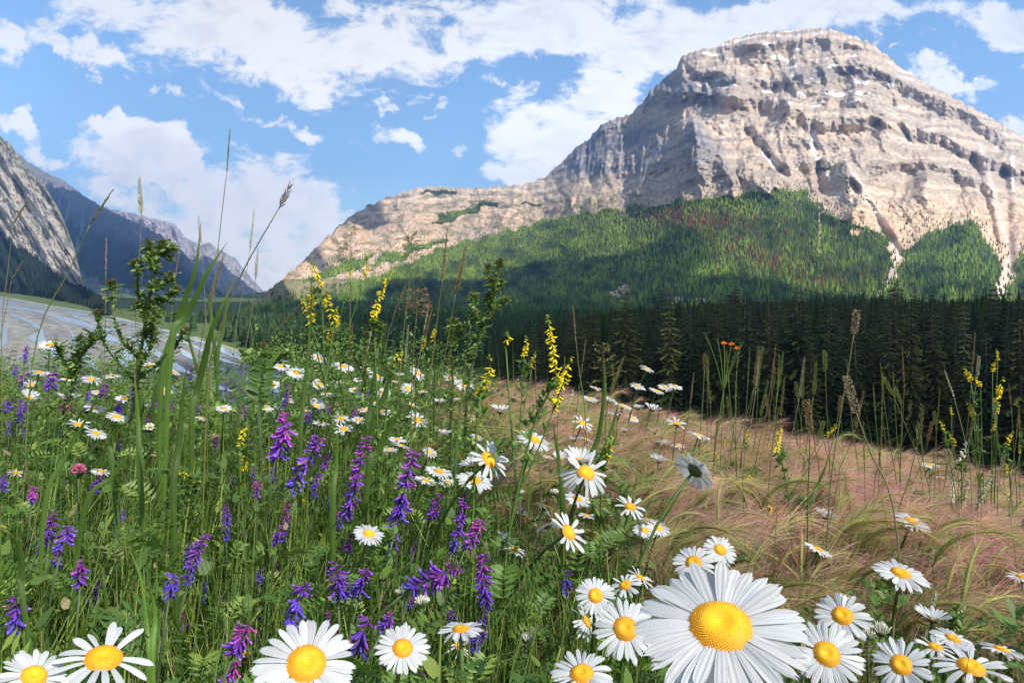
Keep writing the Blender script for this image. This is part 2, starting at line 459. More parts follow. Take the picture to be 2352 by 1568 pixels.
RIDGE1 = [(500, 738), (540, 722), (560, 712), (600, 678), (650, 640), (700, 595), (750, 545), (800, 500), (850, 470), (900, 450), (960, 432), (1000, 428), (1050, 432), (1100, 432), (1150, 428),
          (1200, 424), (1250, 408), (1285, 378), (1320, 342), (1350, 320), (1380, 290), (1400, 276), (1440, 266), (1460, 252), (1500, 205), (1530, 175), (1552, 160), (1568, 128), (1600, 117),
          (1640, 110), (1668, 95), (1700, 86), (1740, 76), (1793, 72), (1830, 68), (1860, 66), (1908, 67), (1948, 80), (1993, 95), (2038, 128), (2068, 155), (2118, 186), (2193, 226), (2258, 260), (2318, 295),
          (2352, 317), (2450, 365), (2600, 430), (2800, 500), (3100, 600)]
def fmask1(a, y):
    """woodland on the mountain's foot (1 inside), with ragged edges and bare gullies"""
    w = 16 * fbm(a / 45, y / 45, 4, 41)
    A = a + w; Y = y + .55 * w
    top = np.interp(A, [480, 560, 640, 700, 800, 900, 1000, 1100, 1200, 1300, 1400, 1500, 1600, 1700, 1800, 1850, 1870, 1890, 1920, 1990, 2040, 2058, 2066, 2100, 2150, 2190, 2240, 2280, 2300, 2325, 2352, 2600, 3100],
                    [760, 722, 706, 690, 662, 618, 580, 548, 520, 496, 482, 470, 456, 446, 436, 432, 470, 490, 500, 522, 545, 590, 600, 548, 525, 520, 512, 570, 605, 620, 585, 600, 660])
    m = Y > top
    g1 = np.abs(A - np.interp(Y, [540, 580, 620, 700, 760], [2072, 2064, 2052, 2012, 1990])) < np.interp(Y, [540, 600, 640, 700], [16, 13, 6, 3])
    g2 = np.abs(A - np.interp(Y, [540, 600, 660, 720, 760], [2296, 2330, 2300, 2292, 2288])) < np.interp(Y, [540, 600, 660, 720], [22, 22, 10, 5])
    g3 = (np.abs(A - np.interp(Y, [470, 600], [1880, 1876])) < 2.5) & (Y < 600)
    m &= ~g1 & ~g2 & ~g3
    m &= ~((((A - 1960) / 22) ** 2 + ((Y - 530) / 9) ** 2) < 1)
    m &= ~((((A - 1425) / 32) ** 2 + ((Y - 668) / 14) ** 2) < .9) & ~((((A - 1580) / 60) ** 2 + ((Y - 690) / 8) ** 2) < .8)
    for P in ([(850, 612), (900, 580), (1020, 545), (1030, 552), (960, 580), (870, 608)], [(990, 515), (1060, 475), (1140, 462), (1140, 472), (1080, 492), (1010, 514)],
              [(960, 446), (1000, 436), (1048, 440), (1040, 448)], [(1180, 474), (1240, 466), (1240, 474)], [(700, 655), (760, 610), (860, 580), (850, 600), (760, 640)],
              [(1870, 402), (1920, 380), (1945, 370), (1900, 395)]):
        m |= inpoly(A, Y, P)
    return m
def tri(a, y, px, py, grow, hw0, ymax, lean=0.0):
    d = np.abs(a - px - lean * (y - py))
    v = np.clip(1 - d / (hw0 + np.maximum(0, y - py) * grow), 0, 1)
    return v * smooth(y, py - 6, py + 14) * (1 - smooth(y, ymax - 170, ymax + 30))
def strata(a, y, z):
    zz = z + 42 * fbm(a / 170, y / 170, 3, 61) + 9 * fbm(a / 30, y / 30, 3, 62) - .06 * (a - 1800)
    return zz / 78.0
BANDS1 = [([(1440, 272), (1500, 225), (1568, 226), (1640, 228), (1683, 236), (1760, 246), (1808, 250), (1868, 292), (1968, 288), (2033, 276), (2093, 310), (2168, 322), (2243, 368), (2318, 392), (2420, 440)], 13, 105),
          ([(1560, 168), (1640, 178), (1720, 205), (1800, 200), (1880, 168), (1940, 158), (2000, 168), (2060, 196), (2130, 230), (2230, 280), (2330, 345)], 15, 95),
          ([(1560, 140), (1680, 118), (1800, 104), (1900, 100), (1990, 118), (2050, 150)], 10, 40),
          ([(1980, 400), (2060, 385), (2140, 380), (2230, 420), (2330, 470)], 10, 70)]
def up1(a, y):
    """how much bare, rugged mountain there is here"""
    return smooth(np.interp(a, [500, 900, 1300, 1700, 1900, 2352], [690, 600, 500, 450, 500, 560]) - y, -30, 50)
def relief1(a, y, t, D0):
    z = (HY - y) / F_PX * D0
    u = up1(a, y) * np.interp(a, [1900, 2150, 2400], [1, .7, .6])
    end = 1 - smooth(t, .97, 1.0) * .6
    r = np.zeros_like(y)
    wa = 26 * fbm(a / 110, y / 110, 3, 10)
    r -= u * 95 * ridged((a + .5 * (y - 400) + wa) / 165, y / 380, 4, 11, .45)
    r -= u * 34 * ridged((a - .45 * (y - 400) + wa) / 62, y / 170, 4, 12, .45)
    r -= (1 - u) * 55 * fbm((a + .3 * y) / 170, y / 130, 4, 13)
    # buttresses that stand out of the face
    r -= 330 * tri(a, y, 1592, 272, 1.05, 16, 450, .12)
    r -= 130 * tri(a, y, 1943, 368, .85, 14, 600, .1)
    r -= 150 * tri(a, y, 2033, 274, .8, 12, 400, .25)
    r -= 150 * tri(a, y, 1812, 248, .8, 16, 330)
    r -= 130 * tri(a, y, 1665, 120, .6, 20, 300, -.1)
    r -= 200 * tri(a, y, 2235, 505, .5, 30, 800)
    r -= 160 * tri(a, y, 2130, 395, .8, 14, 560)
    # the upper left shoulder turns away to the left
    r += 210 * smooth(a, 1575, 1290) * smooth(y, 150, 300) * u * (1 - smooth(y, 330, 490))
    for (band, th, A) in BANDS1:
        q = (np.interp(a, *zip(*band)) + th + 5 * fbm(a / 20, y / 60, 3, 14) - y) / (2 * th)
        inside = smooth(a, band[0][0], band[0][0] + 40) * (1 - smooth(a, band[-1][0] - 40, band[-1][0]))
        r += A * inside * (-np.clip(q, 0, 1) + smooth(q, 1.0, 2.2))
    r -= 26 * smooth(a, 1250, 1330) * smooth(a, 1620, 1540) * smooth(y, 250, 290) * (1 - smooth(y, 390, 430)) * ridged((a + .1 * y) / 20, y / 150, 4, 18)
    # gullies
    for (x0, y0, x1, y1, w, dpt) in ((1862, 270, 1885, 430, 9, 60), (1715, 300, 1790, 390, 12, 70), (1960, 420, 2062, 575, 12, 70), (2305, 380, 2320, 620, 14, 80), (2230, 330, 2290, 560, 9, 60)):
        f = np.clip((y - y0) / (y1 - y0), -.2, 1.2); d = (a - (x0 + (x1 - x0) * f)) / w
        r += dpt * np.exp(-d * d) * smooth(y, y0 - 20, y0 + 20) * (1 - smooth(y, y1, y1 + 30))
    s = strata(a, y, z); p = s - np.floor(s)
    amp = 62 * u * np.clip(.55 + 1.1 * fbm(a / 210, y / 90, 3, 15), .05, 1.2) * np.interp(y, [60, 330, 480], [1, .8, .3])
    r += amp * (-p + smooth(p, .62, .98))
    r += u * 8 * fbm(a / 9, y / 6, 4, 16)
    return r * end * smooth(t, 0, .06)
def colour1(a, y, t, D, z):
    n = fbm(a / 60, y / 34, 5, 21); n2 = fbm(a / 9, y / 7, 4, 22); n3 = fbm(a / 3.2, y / 2.6, 3, 23)
    s = strata(a, y, z); p = s - np.floor(s); band = _hash(np.floor(s), np.floor(s) * 0, 5)
    c = np.zeros(a.shape + (3,))
    beige = np.array([.57, .465, .365]); grey = np.array([.35, .315, .295]); pale = np.array([.68, .57, .455]); tan = np.array([.60, .43, .285])
    g = np.clip(.42 + .55 * n + .3 * n2 + .35 * (band - .5), 0, 1)[..., None]
    c = beige * (1 - g) + grey * g
    k = smooth(n2 + .5 * n, .1, .7)[..., None] * .6; c = c * (1 - k) + pale * k
    cl = (smooth(p, .05, .2) * (1 - smooth(p, .45, .62)))[..., None] * .38 * up1(a, y)[..., None]; c = c * (1 - cl) + grey * .72 * cl
    lo = smooth(y, 400, 520)[..., None] * .65; c = c * (1 - lo) + tan * (1 + .25 * n2[..., None]) * lo
    wl = smooth(a, 1180, 700)[..., None] * .5
    rust = smooth(fbm(a / 34, y / 14, 4, 25), .15, .5)[..., None] * wl; c = c * (1 - rust) + np.array([.45, .27, .17]) * rust
    # shade of the cliffs left of and below the summit, painted in as blue-grey
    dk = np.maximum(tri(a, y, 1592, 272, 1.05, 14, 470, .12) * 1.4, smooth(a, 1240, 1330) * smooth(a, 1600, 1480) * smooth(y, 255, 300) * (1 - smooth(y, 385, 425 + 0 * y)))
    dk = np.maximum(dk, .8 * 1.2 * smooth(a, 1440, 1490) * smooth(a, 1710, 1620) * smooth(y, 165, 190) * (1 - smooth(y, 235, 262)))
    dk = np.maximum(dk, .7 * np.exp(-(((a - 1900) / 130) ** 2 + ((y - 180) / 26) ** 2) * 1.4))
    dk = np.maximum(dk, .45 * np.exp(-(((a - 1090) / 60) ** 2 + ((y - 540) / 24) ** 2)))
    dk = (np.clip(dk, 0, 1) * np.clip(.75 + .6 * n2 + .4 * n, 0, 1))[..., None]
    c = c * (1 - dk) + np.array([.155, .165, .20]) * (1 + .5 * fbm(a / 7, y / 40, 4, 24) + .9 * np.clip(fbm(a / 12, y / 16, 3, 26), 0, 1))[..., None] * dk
    c *= (1 + .17 * n3 + .12 * n2)[..., None]
    zz = (z + 42 * fbm(a / 170, y / 170, 3, 61) + 5 * fbm(a / 22, y / 40, 3, 63) - .06 * (a - 1800))
    lay = .6 * (_hash(np.floor(zz / 17), np.floor(zz) * 0, 8) - .5) + .4 * (_hash(np.floor(zz / 7), np.floor(zz) * 0, 9) - .5)
    c *= (1 + .75 * lay * np.clip(.5 + .9 * fbm(a / 70, y / 30, 3, 64), .1, 1) * up1(a, y))[..., None] * np.array([1.05, .985, .90])
    for (band, th, A) in BANDS1:
        q = (np.interp(a, *zip(*band)) + th + 5 * fbm(a / 20, y / 60, 3, 14) - y) / (2 * th)
        k = smooth(q, -.1, .12) * (1 - smooth(q, .9, 1.25)) * smooth(a, band[0][0], band[0][0] + 40) * (1 - smooth(a, band[-1][0] - 40, band[-1][0]))
        k = (k * np.clip(.62 + .5 * fbm(a / 6, y / 40, 3, 19) + .3 * n2, 0, 1) * np.interp(th, [10, 15], [.25, .58]))[..., None]
        c = c * (1 - k) + np.array([.27, .225, .20]) * k
    # chutes of pale scree
    for (x0, y0, x1, y1, w) in ((1960, 400, 2066, 585, 7), (2066, 585, 2010, 705, 6), (2330, 560, 2290, 700, 9), (1862, 280, 1885, 380, 5), (2250, 330, 2315, 560, 7), (1950, 380, 2040, 520, 5)):
        f = np.clip((y - y0) / (y1 - y0), 0, 1); d = (a + 4 * n2 - (x0 + (x1 - x0) * f)) / w
        k = (np.exp(-d * d) * (y > y0 - 4) * (y < y1 + 4))[..., None] * .85; c = c * (1 - k) + np.array([.62, .53, .44]) * k
    # old snow on ledges and in gullies
    sn = (p > .66) & (p < .97) & (y < 265) & (fbm(a / 46, y / 14, 4, 27) + .25 * n3 > np.interp(y, [70, 180, 265], [.42, .36, .6])) & (a > 1600) & (a < 2140)
    sn |= (np.abs(a - 1885 - 20 * np.sin(y / 30)) + 5 * n3 < 3.2) & (y > 300) & (y < 405) & (n2 > -.25)
    sn |= (np.abs(a - (1715 + (y - 300) * .75)) < 3 + 2 * n3) & (y > 345) & (y < 385)
    sn |= (((a - 1930) / 18) ** 2 + ((y - 218) / 4) ** 2 < 1) | (((a - 1975) / 12) ** 2 + ((y - 214) / 4) ** 2 < 1)
    sn |= (np.abs(a - 2326) + 4 * n3 < 2.5) & (y > 360) & (y < 440)
    c[sn] = (.86, .88, .92)
    fm = fmask1(a, y)
    fl = np.array([.05, .062, .022]) * (1 + .4 * n2)[..., None]
    c = np.where(fm[..., None], fl, c)
    gr = (~fm & (y > 640) & (a < 1250))[..., None] * .7; c = c * (1 - gr) + np.array([.16, .17, .06]) * gr
    gr = (~fm & (fbm(a / 30, y / 12, 4, 29) > .25) & (y > 440) & (a < 1500))[..., None] * .55; c = c * (1 - gr) + np.array([.12, .14, .05]) * gr
    return np.clip(c, .01, .9)
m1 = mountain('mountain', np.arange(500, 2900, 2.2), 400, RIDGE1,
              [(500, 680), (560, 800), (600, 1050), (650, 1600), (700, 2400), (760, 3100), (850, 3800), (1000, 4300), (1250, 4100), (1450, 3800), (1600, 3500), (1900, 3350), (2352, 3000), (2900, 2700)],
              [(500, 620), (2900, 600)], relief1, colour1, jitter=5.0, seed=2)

RIDGE_L1 = [(-500, 60), (-200, 180), (-80, 255), (0, 312), (30, 338), (60, 384), (100, 420), (140, 490), (168, 560), (184, 620), (192, 664), (215, 688), (250, 714)]
def reliefL1(a, y, t, D0):
    r = -70 * ridged((a - .55 * (y - 400)) / 42, y / 210, 5, 71) - 16 * ridged((a - .4 * y) / 12, y / 40, 4, 72)
    return r * smooth(t, 0, .1) * (1 - .6 * smooth(t, .96, 1))
def woodL1(a, y):
    return y + 10 * fbm(a / 30, y / 30, 4, 73) > np.interp(a, [-300, 0, 60, 130, 190, 250], [380, 538, 580, 635, 672, 700])
def colourL1(a, y, t, D, z):
    n = fbm(a / 22, y / 30, 5, 74); n2 = fbm((a - .25 * y) / 6, y / 9, 4, 75)
    c = np.array([.43, .37, .30]) * (1 + .4 * n + .35 * n2)[..., None]
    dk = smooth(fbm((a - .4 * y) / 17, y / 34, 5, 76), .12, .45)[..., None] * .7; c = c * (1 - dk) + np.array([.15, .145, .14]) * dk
    vg = smooth(n2 + .5 * n + smooth(t, .8, 1) * .8, .45, .75)[..., None] * .8; c = c * (1 - vg) + np.array([.07, .085, .03]) * vg
    c = np.where(woodL1(a, y)[..., None], np.array([.03, .042, .02]), c)
    return np.clip(c, .01, .85)
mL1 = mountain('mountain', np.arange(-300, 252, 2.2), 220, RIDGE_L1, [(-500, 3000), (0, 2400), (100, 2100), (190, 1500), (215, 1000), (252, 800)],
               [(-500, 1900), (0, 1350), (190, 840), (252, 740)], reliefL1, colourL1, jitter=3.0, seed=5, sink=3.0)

def reliefL2(a, y, t, D0):
    return (-300 * ridged((a + .4 * (y - 500)) / 60, y / 200, 5, 81) - 30 * ridged(a / 14, y / 50, 4, 82)) * smooth(t, 0, .1) * (1 - .7 * smooth(t, .95, 1))
def colourL2(a, y, t, D, z):
    n = fbm(a / 20, y / 20, 5, 83); n2 = fbm(a / 5, y / 8, 4, 84)
    c = np.array([.032, .05, .06]) * (1 + .4 * n)[..., None]
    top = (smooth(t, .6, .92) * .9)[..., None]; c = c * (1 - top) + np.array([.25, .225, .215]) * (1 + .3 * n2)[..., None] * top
    for (x0, y0, x1, y1, w) in ((137, 460, 128, 505, 3), (160, 470, 150, 510, 3), (192, 470, 186, 540, 3.4), (186, 505, 170, 520, 3), (180, 540, 176, 580, 2.5), (300, 520, 350, 570, 3)):
        f = np.clip((y - y0) / (y1 - y0), 0, 1); d = (a + 3 * n2 - (x0 + (x1 - x0) * f)) / w
        k = (np.exp(-d * d) * (y > y0) * (y < y1))[..., None] * .8; c = c * (1 - k) + np.array([.42, .40, .38]) * k
    return np.clip(c, .01, .8)
RIDGE_L2 = [(-500, 250), (-100, 300), (20, 335), (65, 372), (100, 394), (145, 414), (200, 454), (235, 475), (300, 506), (370, 540), (420, 578), (470, 632), (510, 690), (540, 716), (570, 722)]
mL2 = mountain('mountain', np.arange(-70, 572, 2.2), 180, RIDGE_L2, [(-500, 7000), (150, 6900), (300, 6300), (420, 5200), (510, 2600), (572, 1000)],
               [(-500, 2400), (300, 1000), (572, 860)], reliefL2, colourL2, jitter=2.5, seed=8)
def colourL3(a, y, t, D, z):
    n = fbm(a / 20, y / 14, 5, 93); n2 = fbm(a / 5, y / 5, 4, 94)
    c = np.array([.40, .34, .31]) * (1 + .3 * n + .3 * n2)[..., None]
    veg = smooth(y + 22 * n, np.interp(a, [200, 400, 500, 600], [510, 590, 650, 690]), np.interp(a, [200, 400, 500, 600], [540, 640, 700, 720]))[..., None]
    c = c * (1 - veg) + np.array([.04, .06, .065]) * veg
    c[(n2 > .62) & (t > .6)] = (.8, .82, .86)
    return np.clip(c, .01, .85)
RIDGE_L3 = [(150, 470), (235, 474), (250, 478), (310, 491), (350, 502), (400, 514), (425, 544), (460, 564), (476, 556), (500, 570), (540, 594), (575, 635), (600, 664), (640, 700), (700, 720)]
mL3 = mountain('mountain', np.arange(150, 702, 2.2), 160, RIDGE_L3, [(150, 9800), (600, 9200), (702, 8500)], [(150, 6000), (702, 2500)],
               lambda a, y, t, D0: (-450 * ridged((a - .3 * y) / 55, y / 150, 5, 91) - 50 * ridged(a / 12, y / 30, 4, 92)) * smooth(t, 0, .1) * (1 - .7 * smooth(t, .95, 1)),
               colourL3, jitter=2.5, seed=9)

# ------------------------------------------------------------------ the far woods: one mass of small conifers each
def conifer_template(seed, tiers=4, sides=6):
    r = np.random.default_rng(seed); V = []; F = []
    for k in range(tiers):
        z0 = .06 + .8 * k / tiers; z1 = min(1.0, z0 + 1.05 / tiers + .12)
        R = .5 * (1 - k / tiers) ** .85 + .04
        b = len(V); th0 = r.random() * 6
        V.append((r.normal(0, .01), r.normal(0, .01), z1 if k < tiers - 1 else 1.0))
        for j in range(sides):
            th = th0 + (j + r.uniform(-.25, .25)) / sides * 2 * math.pi; q = R * r.uniform(.72, 1.15)
            V.append((q * math.cos(th), q * math.sin(th), z0 + r.uniform(-.05, .04)))
        for j in range(sides):
            F.append((b, b + 1 + j, b + 1 + (j + 1) % sides))
    return np.array(V), np.array(F)
TPL = [conifer_template(s, 4, 6) for s in range(4)]
def plant_wood(name, P, h, w, col):
    mb = MB(); k = rng.integers(0, 4, len(P))
    for q in range(4):
        i = np.nonzero(k == q)[0]
        if not len(i): continue
        V, F = TPL[q]; th = rng.random(len(i)) * 6.28
        x = V[None, :, 0] * np.cos(th)[:, None] - V[None, :, 1] * np.sin(th)[:, None]
        y = V[None, :, 0] * np.sin(th)[:, None] + V[None, :, 1] * np.cos(th)[:, None]
        VV = np.stack([x * w[i][:, None] + P[i, 0:1], y * w[i][:, None] + P[i, 1:2], V[None, :, 2] * h[i][:, None] + P[i, 2:3]], -1)
        FF = F[None] + (np.arange(len(i)) * len(V))[:, None, None]
        shade = np.ones((1, len(V), 1))
        mb.add(VV.reshape(-1, 3), FF.reshape(-1, 3), (col[i][:, None] * shade).reshape(-1, 3))
    return tag(mb.obj(name, M['forest'], smooth=False), kind='stuff')
def sample(m, mask, n, weight=None):
    w = mask.astype(float)
    # equal cover of the slope: weight by true ground area
    D = m['D']; w = w * D ** 1.2
    if weight is not None: w = w * weight
    w[:2] = 0; w[-2:] = 0
    w = w.ravel() / w.sum()
    i = rng.choice(len(w), n, p=w)
    P = np.stack([m['x'].ravel()[i], m['D'].ravel()[i], m['z'].ravel()[i]], -1)
    return P, np.broadcast_to(m['a'][None], m['y'].shape).ravel()[i], m['y'].ravel()[i]
AA = np.broadcast_to(m1['a'][None], m1['y'].shape)
P, a, y = sample(m1, fmask1(AA, m1['y']) & (AA > 520) & (AA < 2560), 34000)
P[:, :2] += rng.normal(0, 2.5, (len(P), 2))
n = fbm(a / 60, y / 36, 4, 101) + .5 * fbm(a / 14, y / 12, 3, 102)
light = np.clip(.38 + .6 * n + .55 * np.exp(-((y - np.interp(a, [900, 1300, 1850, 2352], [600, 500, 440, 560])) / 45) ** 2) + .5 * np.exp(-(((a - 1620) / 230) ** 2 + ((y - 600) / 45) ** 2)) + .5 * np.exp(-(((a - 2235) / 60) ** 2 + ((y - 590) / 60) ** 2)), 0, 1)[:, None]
fc = np.array([.030, .058, .020]) * (1 - light) + np.array([.235, .320, .050]) * light  # random greens, plus sunlit patches of the slope painted in brighter
red = (np.exp(-(((a - 1590) / 150) ** 2 + ((y - 505 - .1 * (a - 1590)) / 24) ** 2)) + .8 * np.exp(-(((a - 1760) / 110) ** 2 + ((y - 600 - .35 * (a - 1760)) / 26) ** 2)) + .5 * np.exp(-(((a - 1930) / 70) ** 2 + ((y - 645) / 18) ** 2)))
isred = rng.random(len(a)) < .68 * red
fc[isred] = np.array([.22, .085, .05]) * rng.uniform(.6, 1.1, (isred.sum(), 1))
fc = fc * rng.uniform(.7, 1.3, (len(fc), 1))
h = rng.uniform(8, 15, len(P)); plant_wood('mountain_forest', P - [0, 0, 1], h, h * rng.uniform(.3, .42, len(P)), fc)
# stragglers above the edge of the wood
Pe, ae, ye = sample(m1, (fmask1(AA, m1['y'] + 26) | fmask1(AA, m1['y'] + 9)) & ~fmask1(AA, m1['y']) & (AA > 620) & (AA < 2560), 1300)
he = rng.uniform(7, 13, len(Pe)); plant_wood('mountain_forest', Pe - [0, 0, 1], he, he * .34, np.array([.09, .125, .032]) * rng.uniform(.6, 1.4, (len(Pe), 1)))
# dark wood at the foot of the left mountain
AL = np.broadcast_to(mL1['a'][None], mL1['y'].shape)
P, a, y = sample(mL1, woodL1(AL, mL1['y']) & (AL > -120), 5000)
h = rng.uniform(9, 15, len(P)); plant_wood('hillside_forest', P - [0, 0, 1], h, h * .38, np.array([.022, .034, .022]) * rng.uniform(.6, 1.3, (len(P), 1)))
# the lowest trees of the slope, between it and the valley wood
D = 1 / rng.uniform(1 / 1900, 1 / 470, 9000); a = rng.uniform(560, 2600, 9000); x = (a - CX) / F_PX * D
z = plain(x, D)
for k in range(len(D)):
    c_ = int(np.clip((a[k] - 500) / 2.2, 0, len(m1['a']) - 1))
    z[k] = max(z[k], np.interp(D[k], m1['D'][:200, c_], m1['z'][:200, c_]))
ok = (a > 760 + 60 * fbm(D / 90, a / 40, 3, 115)) | (rng.random(9000) < .25); x, D, z, a = x[ok], D[ok], z[ok], a[ok]
h = rng.uniform(7, 14, len(x)); n = np.clip(.35 + .7 * fbm(a / 50, D / 120, 3, 116), 0, 1)[:, None]
plant_wood('mountain_forest', np.stack([x, D, z - 1], -1), h, h * rng.uniform(.32, .44, len(x)), (np.array([.028, .050, .018]) * (1 - n) + np.array([.10, .16, .035]) * n) * rng.uniform(.7, 1.3, (len(x), 1)))
# woods of the valley floor beyond the river
D = rng.uniform(255, 620, 12000); a = rng.uniform(300, 1350, 12000)
x = (a - CX) / F_PX * D
bi = np.interp(x, bankc[::-1, 0] if bankc[0, 0] > bankc[-1, 0] else bankc[:, 0], bankc[::-1, 1] if bankc[0, 0] > bankc[-1, 0] else bankc[:, 1])
ok = D > bi + 12
ok &= (D > 300) | (a > 640)
ok &= ~((a < 560) & (D < 700) & (fbm(x / 60, D / 60, 3, 111) > -.15))
x, D = x[ok], D[ok]
P = np.stack([x, D, plain(x, D) - .5], -1); h = rng.uniform(5, 13, len(P))
plant_wood('valley_forest', P, h, h * rng.uniform(.36, .5, len(P)), np.array([.034, .060, .022]) * rng.uniform(.6, 1.7, (len(P), 1)))

# ------------------------------------------------------------------ clouds overhead whose shade falls on the slopes
mc, tcn = new_mat('cloud_white')
p = N(tcn, 'ShaderNodeBsdfPrincipled'); p.inputs['Base Color'].default_value = (.85, .86, .88, 1); p.inputs['Roughness'].default_value = 1.0; p.inputs['Specular IOR Level'].default_value = 0
o = N(tcn, 'ShaderNodeOutputMaterial'); L(tcn, p.outputs[0], o.inputs[0])
def cloud(cx, cy, rx, ry, rot, zs, alt=3100.0, seed=0, rough=.45):
    th = np.linspace(0, 2 * np.pi, 97)[None, :]; ph = np.linspace(0, np.pi, 33)[:, None]
    k = 1 + rough * fbm(np.cos(th) * 1.6 + 5 + 0 * ph, np.sin(th) * 1.6 + ph * .6, 4, seed)
    ux = np.sin(ph) * np.cos(th) * k; uy = np.sin(ph) * np.sin(th) * k; uz = np.cos(ph) * (1 + .4 * fbm(np.cos(th) * 3 + ph, np.sin(th) * 3 + ph, 4, seed + 3)) * .16
    R = math.radians(rot); x = ux * rx; y = uy * ry
    t = (alt - zs) / SUN[2]
    X = cx + x * math.cos(R) - y * math.sin(R) + SUN[0] * t; Y = cy + x * math.sin(R) + y * math.cos(R) + SUN[1] * t
    Z = alt + uz * rx
    mb = MB(); grid_mesh(mb, X, Y, Z, np.ones((X.size, 3)))
    tag(mb.obj('cloud', mc), kind='structure')
CLOUD_SHADES = [(80, 1260, 390, 1000, 6, 60), (160, 215, 250, 165, 0, -20), (-2350, 4700, 900, 3300, 35, 700), (-560, 1230, 240, 420, 35, 0)]
for k, (cx, cy, rx, ry, rot, zs) in enumerate(CLOUD_SHADES):
    cloud(cx, cy, rx, ry, rot, zs, seed=200 + 11 * k)

# ------------------------------------------------------------------ the blue air of the valley
mh, th_ = new_mat('valley_haze')
pv = N(th_, 'ShaderNodeVolumePrincipled'); pv.inputs['Color'].default_value = (.29, .54, 1.0, 1); pv.inputs['Density'].default_value = 9.0e-5
pv.inputs['Anisotropy'].default_value = .2
ov = N(th_, 'ShaderNodeOutputMaterial'); L(th_, pv.outputs[0], ov.inputs['Volume'])
mb = MB()
x0, x1, y0, y1, z0, z1 = -12500, 12500, -800, 11200, -70, 1900
mb.add([(x, y, z) for x in (x0, x1) for y in (y0, y1) for z in (z0, z1)], np.array([(0, 1, 3, 2), (4, 6, 7, 5), (0, 4, 5, 1), (2, 3, 7, 6), (0, 2, 6, 4), (1, 5, 7, 3)]))
tag(mb.obj('haze', mh, smooth=False), kind='stuff')

# ------------------------------------------------------------------ where every flower of the meadow stands
def place(x, y, d, smin=.03, smax=.056, lift=0.0):
    """distance and real size of a flower that shows d wide at (x, y): on the tops of the meadow plants if its size allows"""
    X = (x - CX) / F_PX; Y = (y - HY) / F_PX
    lo = .1
    for D in np.arange(.2, 3.3, .01):
        if -Y * D <= float(canopy(X * D, D)) + lift: break
        lo = D
    D = min(max(lo, smin * F_PX / d), smax * F_PX / d)
    return D, d * D / F_PX
KEEP = []          # (x, y, radius, distance): sight lines to flowers that taller grass leaves open

